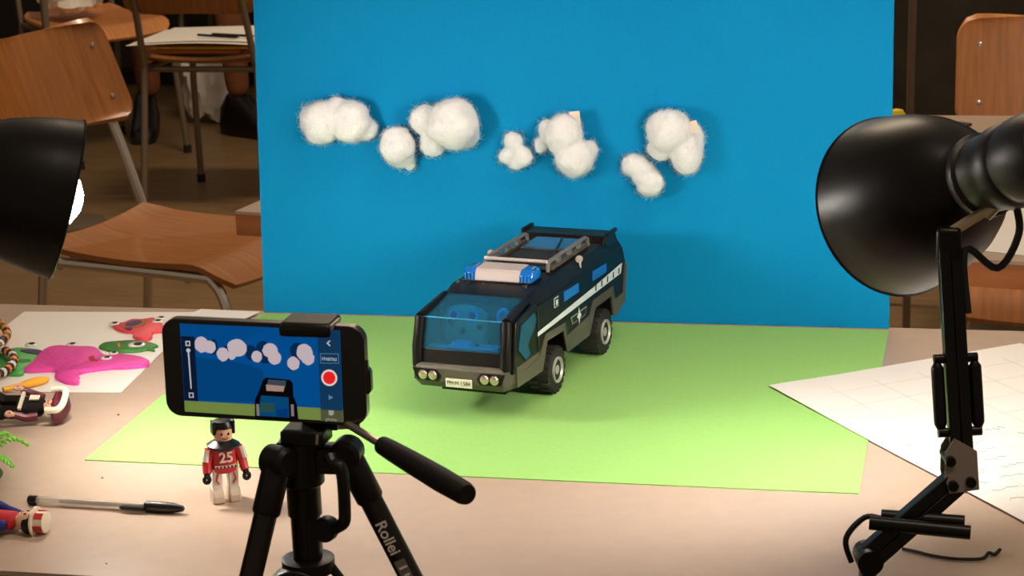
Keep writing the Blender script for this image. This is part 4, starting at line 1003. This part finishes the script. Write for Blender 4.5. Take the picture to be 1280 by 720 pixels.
# papers on chair seat
zs = 0.464
c2x, c2y = -1.79, 3.76
bk = MB().box((-0.03, -0.04, 0.007), (0.26, 0.14, 0.010)).build('wooden_ruler_box', mat('box_wood', (150, 84, 40), 0.5), loc=(c2x, c2y - 0.03, zs)); tag(bk, 'flat brown wooden box under the papers on the chair seat', 'box')
fo = MB().box((-0.02, -0.02, 0.0035), (0.32, 0.22, 0.006)).build('yellow_folder', mat('folder_yellow', (226, 178, 40), 0.5, var=.2, scale=20), loc=(c2x, c2y, zs + 0.013)); tag(fo, 'yellow folder sandwiched below white papers on the chair seat', 'folder')
for k, lb_t in ((0, 'lower white paper sheet poking out under the one with pencils, on chair seat'), (1, 'white paper sheet carrying two pencils on top of the yellow folder')):
    def pf(u, v, k=k): return (-0.225 - 0.02 * (1 - k) + 0.55 * u, -0.16 + 0.02 * k + 0.32 * v, 0.004 * k + 0.008 * math.sin(u * 4) * (1 - v) + 0.012 * u * v)
    o = MB().sheet(pf, 10, 8, 0.0006).build('paper_sheet', M_paper, loc=(c2x, c2y, zs + 0.028)); tag(o, lb_t, 'paper')
for x, y, r in ((0.02, -0.10, -0.25), (0.06, -0.08, -0.18)):
    o = MB().tube([(-0.07, 0, 0), (0.06, 0, 0), (0.075, 0, 0)], [0.004, 0.004, 0.001], 8).build('pencil', M_black, loc=(c2x + x, c2y + y, zs + 0.047)); o.rotation_euler = (0, 0.02, r); tag(o, 'dark pencil lying slanted on the white papers of the chair seat' if r < -.2 else 'dark pencil lying further back on the white papers of the chair seat', 'pencil', 'pencils on the papers')

# plastic bag (crumpled)
def crumple(name, label, cat, loc, r, m, seed, amp=0.35, group=None):
    rn = random.Random(seed); off = Vector((rn.uniform(0, 50), rn.uniform(0, 50), 0))
    b = MB(); b.ball((0, 0, 0), (1, 1, 1), 28, 18)
    for v in b.bm.verts:
        k = 1 + amp * (noise.noise(v.co * 1.8 + off) + 0.7 * noise.noise(v.co * 4.5 + off) + 0.35 * noise.noise(v.co * 10 + off))
        v.co = Vector((v.co.x * r[0] * k, v.co.y * r[1] * k, max(v.co.z, -0.8) * r[2] * k))
    mz = min(v.co.z for v in b.bm.verts)
    for v in b.bm.verts: v.co.z -= mz
    o = b.build(name, m, None, ang=40, loc=loc); tag(o, label, cat, group); return o
M_bag = mat('white_plastic', (236, 230, 222), 0.5, var=0.1, scale=14, bump=0.5, bscale=30)
crumple('plastic_bag', 'crumpled white plastic bag on the seat of the pale wood chair', 'bag', (-2.60, 4.47, 0.462), (0.11, 0.09, 0.085), M_bag, 2)
crumple('plastic_bag', 'greyish white plastic bag on the floor behind the paper laden chair', 'bag', (-2.33, 4.98, 0.0), (0.09, 0.06, 0.15), M_bag, 5)
crumple('cloth_bag', 'grey cloth bag on the floor behind the paper laden chair', 'bag', (-1.90, 5.05, 0.0), (0.15, 0.10, 0.19), mat('grey_cloth', (150, 138, 128), 0.8), 8, 0.2)

# seated person behind the chairs (only the lower legs reach into the picture)
M_trs = mat('brown_trousers', (116, 66, 34), 0.85, var=0.12, scale=30)
M_swt = mat('dark_sweater', (34, 26, 24), 0.9); M_skin = mat('skin', (206, 150, 120), 0.55)
per = thing('person', 'seated person in brown trousers and black shoes behind the paper laden chair', 'person', (-2.30, 5.22, 0))
LJ = {'pel': (0, 0, 0.56, .15), 'spine': (0, 0.02, 0.78, .135), 'chest': (0, 0.01, 0.98, .15), 'neck': (0, -0.01, 1.12, .055), 'hd1': (0, -0.03, 1.22, .085), 'hd2': (0, -0.03, 1.32, .075)}
js = []; es = []; idx = {}
def J(n, p, r): idx[n] = len(js); js.append((p, r))
for n_, (x, y, z, r) in LJ.items(): J(n_, (x, y, z), r)
for a_, b_ in (('pel', 'spine'), ('spine', 'chest'), ('chest', 'neck'), ('neck', 'hd1'), ('hd1', 'hd2')): es.append((a_, b_))
for s, n_ in ((-1, 'L'), (1, 'R')):
    ax_ = s * 0.165
    J('hip' + n_, (s * 0.10, -0.02, 0.55), .085); J('knee' + n_, (ax_, -0.47, 0.52), .064); J('calf' + n_, (ax_ + .005, -0.475, 0.36), .054); J('ank' + n_, (ax_ + .01, -0.46, 0.13), .042)
    J('sh' + n_, (s * 0.19, 0.01, 1.03), .06); J('el' + n_, (s * 0.24, -0.08, 0.78), .046); J('wr' + n_, (s * 0.17, -0.30, 0.66), .032)
    J('palm' + n_, (s * 0.16, -0.37, 0.648), .026)
    es += [('pel', 'hip' + n_), ('hip' + n_, 'knee' + n_), ('knee' + n_, 'calf' + n_), ('calf' + n_, 'ank' + n_), ('chest', 'sh' + n_), ('sh' + n_, 'el' + n_), ('el' + n_, 'wr' + n_), ('wr' + n_, 'palm' + n_)]
    for f_ in range(4):
        J('f%d' % f_ + n_, (s * (0.135 + .017 * f_), -0.425 + .004 * abs(f_ - 1.5), 0.632), .009); J('g%d' % f_ + n_, (s * (0.133 + .018 * f_), -0.450 + .005 * abs(f_ - 1.5), 0.612), .008)
        es += [('palm' + n_, 'f%d' % f_ + n_), ('f%d' % f_ + n_, 'g%d' % f_ + n_)]
    J('t' + n_, (s * 0.125, -0.385, 0.635), .010); es.append(('palm' + n_, 't' + n_))
me = bpy.data.meshes.new('body'); me.from_pydata([j[0] for j in js], [(idx[a_], idx[b_]) for a_, b_ in es], [])
bo = bpy.data.objects.new('body', me); COL.objects.link(bo); bo.parent = per
sk_ = bo.modifiers.new('skin', 'SKIN'); sk_.use_smooth_shade = True
for i, (p, r) in enumerate(js):
    me.skin_vertices[0].data[i].radius = (r, r); me.skin_vertices[0].data[i].use_root = (i == 0)
bo.modifiers.new('sub', 'SUBSURF').levels = 2; bo.modifiers['sub'].render_levels = 2
dg = bpy.context.evaluated_depsgraph_get()
m2 = bpy.data.meshes.new_from_object(bo.evaluated_get(dg)); bo.modifiers.clear(); bo.data = m2
m2.materials.clear()
for m_ in (M_trs, M_swt, M_skin): m2.materials.append(m_)
for p in m2.polygons:
    c = p.center
    p.material_index = 2 if (c.z > 1.10 or (c.y < -0.30 and c.z > 0.60)) else (1 if (c.z > 0.64) else 0)
MB().ball((0, -0.015, 1.31), (0.095, 0.105, 0.10), 18, 12).build('hair', mat('dark_hair', (30, 20, 16), 0.7), per)
for s in (-1, 1):
    MB().ball((s * 0.032, -0.113, 1.265), 0.010, 10, 6).build('eye', T_white, per)
MB().ball((0, -0.125, 1.235), (0.012, 0.018, 0.018), 10, 6).build('nose', M_skin, per)
MB().ball((0, -0.108, 1.195), (0.024, 0.008, 0.007), 10, 6).build('mouth', mat('lip', (160, 80, 70), 0.5), per)
for s, rz in ((-1, 0.3), (1, 1.1)):
    ax_ = s * 0.175; c = Vector((ax_, -0.46, 0))
    sh = MB(); rr = []
    for y, wd, h in ((0.07, .035, .10), (0.03, .045, .15), (-0.03, .045, .145), (-0.10, .048, .085), (-0.17, .046, .060), (-0.205, .030, .040)):
        rr.append([Matrix.Rotation(rz, 3, 'Z') @ Vector((wd * x, y, max(0.001, h * zz))) + c for x, zz in ((-.9, 0), (.9, 0), (1, .4), (.7, .95), (0, 1.05), (-.7, .95), (-1, .4))])
    sh.rings(rr).build('shoe', mat('black_shoe', (16, 12, 12), 0.35), per, ang=60)
st_ = thing('stool', 'dark stool under the seated person in brown trousers', 'stool', (-2.30, 5.30, 0))
MB().box((0, 0, 0.405), (0.40, 0.36, 0.03)).build('seat', M_blackm, st_, bevel=0.006)
for sx in (-1, 1):
    for sy in (-1, 1):
        MB().tube([(sx * .17, sy * .15, 0.39), (sx * .19, sy * .17, 0.0)], 0.011, 8).build('leg', M_tubegrey, st_)

M_cup = mat('cupboard_black', (26, 17, 14), 0.6, var=0.1, scale=6)
cp = thing('low_cupboard', 'long low black cupboard in the dark behind the seated person', 'cupboard', (-3.1, 5.95, 0))
MB().box((0, 0.02, 0.53), (3.6, 0.50, 0.94)).build('body', M_cup, cp, bevel=0.004)
MB().box((0, 0.04, 0.03), (3.5, 0.42, 0.06)).build('plinth', M_blackm, cp)
MB().box((0, 0.0, 1.0125), (3.64, 0.56, 0.025)).build('top', M_cup, cp, bevel=0.004)
for k in range(6):
    dr_ = MB().box((-1.5 + k * 0.6, -0.2385, 0.53), (0.585, 0.016, 0.90)).build('door', M_cup, cp, bevel=0.003)
    MB().tube([(-1.5 + k * 0.6 + (0.24 if k % 2 == 0 else -0.24), -0.262, 0.60), (-1.5 + k * 0.6 + (0.24 if k % 2 == 0 else -0.24), -0.262, 0.74)], 0.006, 8).build('handle', M_blackm, dr_)

# ------------------------------------------------------------------ things on the desks behind
def desk_sheet(pts_px, z, m, name, label, cat, th=0.0008):
    pts = [at(x, y, z=z) for x, y in pts_px]; c = sum(pts, Vector()) / len(pts)
    o = MB().prism([(p.x - c.x, p.y - c.y) for p in pts], 'xy', 0, th).build(name, m, loc=(c.x, c.y, TZ + z)); tag(o, label, cat); return o
desk_sheet([(1150, 305), (1300, 322), (1310, 215), (1160, 214)], 0.0004, M_paper, 'poster_paper', 'large white paper covering the wood edged desk behind the lamp', 'paper')
desk_sheet([(1140, 176), (1270, 180), (1290, 168), (1158, 160)], 0.0004, M_paper, 'paper_sheet', 'white paper on the beige desk beside a dark folder', 'paper')
desk_sheet([(1150, 160), (1190, 167), (1215, 157), (1190, 154)], 0.003, M_blackm, 'dark_folder', 'thin black folder on the beige desk behind the lamp shade', 'folder', 0.004)
desk_sheet([(1190, 168), (1275, 172), (1275, 167), (1192, 163)], 0.003, M_desktop, 'wooden_ruler', 'narrow beige wooden strip on the beige desk', 'ruler', 0.006)
p = at(1121, 146, z=0.0)
o = MB().lathe([(0.002, 0), (0.013, 0.0005), (0.014, 0.005), (0.010, 0.011), (0.003, 0.013)], (0, 0, 0), (0, 0, 1), 18).build('yellow_sponge', mat('sponge_yellow', (226, 196, 30), 0.7), loc=(p.x, max(p.y, 0.83), TZ)); tag(o, 'small yellow lump at the edge of the beige desk next to the blue board', 'toy')

# dark coat on a chair in the back
M_coat = mat('dark_coat', (66, 58, 47), 0.9, var=0.15, scale=14, bump=0.4, bscale=20)
cc = at(1172, 60, Y=2.3)
ch = thing('coat_chair', 'dark tubular chair hung with a coat behind the beige desk', 'chair', (cc.x + 0.06, 2.55, 0))
for s in (-1, 1):
    g = MB().tube([(s * .19, -.18, 0.0), (s * .18, -.17, .45), (s * .18, -.17, .95)], 0.010, 8).build('leg', M_tubegrey, ch)
    MB().tube([(s * .19, .20, 0.0), (s * .18, .18, .44)], 0.010, 8).build('leg', M_tubegrey, ch)
MB().box((0, 0, .45), (.38, .38, .014)).build('seat', M_ply, ch, bevel=0.003)
MB().tube([(-.18, -.17, .95), (.18, -.17, .95)], 0.010, 8).build('top_rail', M_tubegrey, ch)
ct = MB()
rr = []
for k in range(13):
    z = 0.98 - k * 0.062; row = []
    for j in range(28):
        a_ = 2 * math.pi * j / 28
        wv = 1 + 0.14 * noise.noise(Vector((math.cos(a_) * 2.2, math.sin(a_) * 2.2, z * 3)))
        w2 = 0.20 + 0.05 * math.sin(k * .5); dpt = 0.045 + 0.035 * math.sin(min(1, k / 5) * 1.5)
        row.append((math.cos(a_) * w2 * wv, -0.275 + math.sin(a_) * dpt * wv, z))
    rr.append(row)
co = ct.rings(rr).build('hanging_coat', M_coat, None, ang=60, loc=(cc.x + 0.06, 2.55, 0)); tag(co, 'dark olive grey coat hanging on the tubular chair behind the desk', 'coat')
# thin steel stand post in front of the coat
pp = at(1136, 100, Y=1.95)
sd = thing('steel_stand', 'thin upright steel stand in front of the dark coat', 'stand', (pp.x, 1.95, 0))
MB().tube([(0, 0, 0.01), (0.004, 0, 0.7), (0.012, 0, 1.2)], 0.008, 8).build('post', M_tubegrey, sd)
MB().lathe([(0.10, 0), (0.10, 0.008), (0.02, 0.014)], (0, 0, 0), (0, 0, 1), 20).build('base', M_tubegrey, sd)
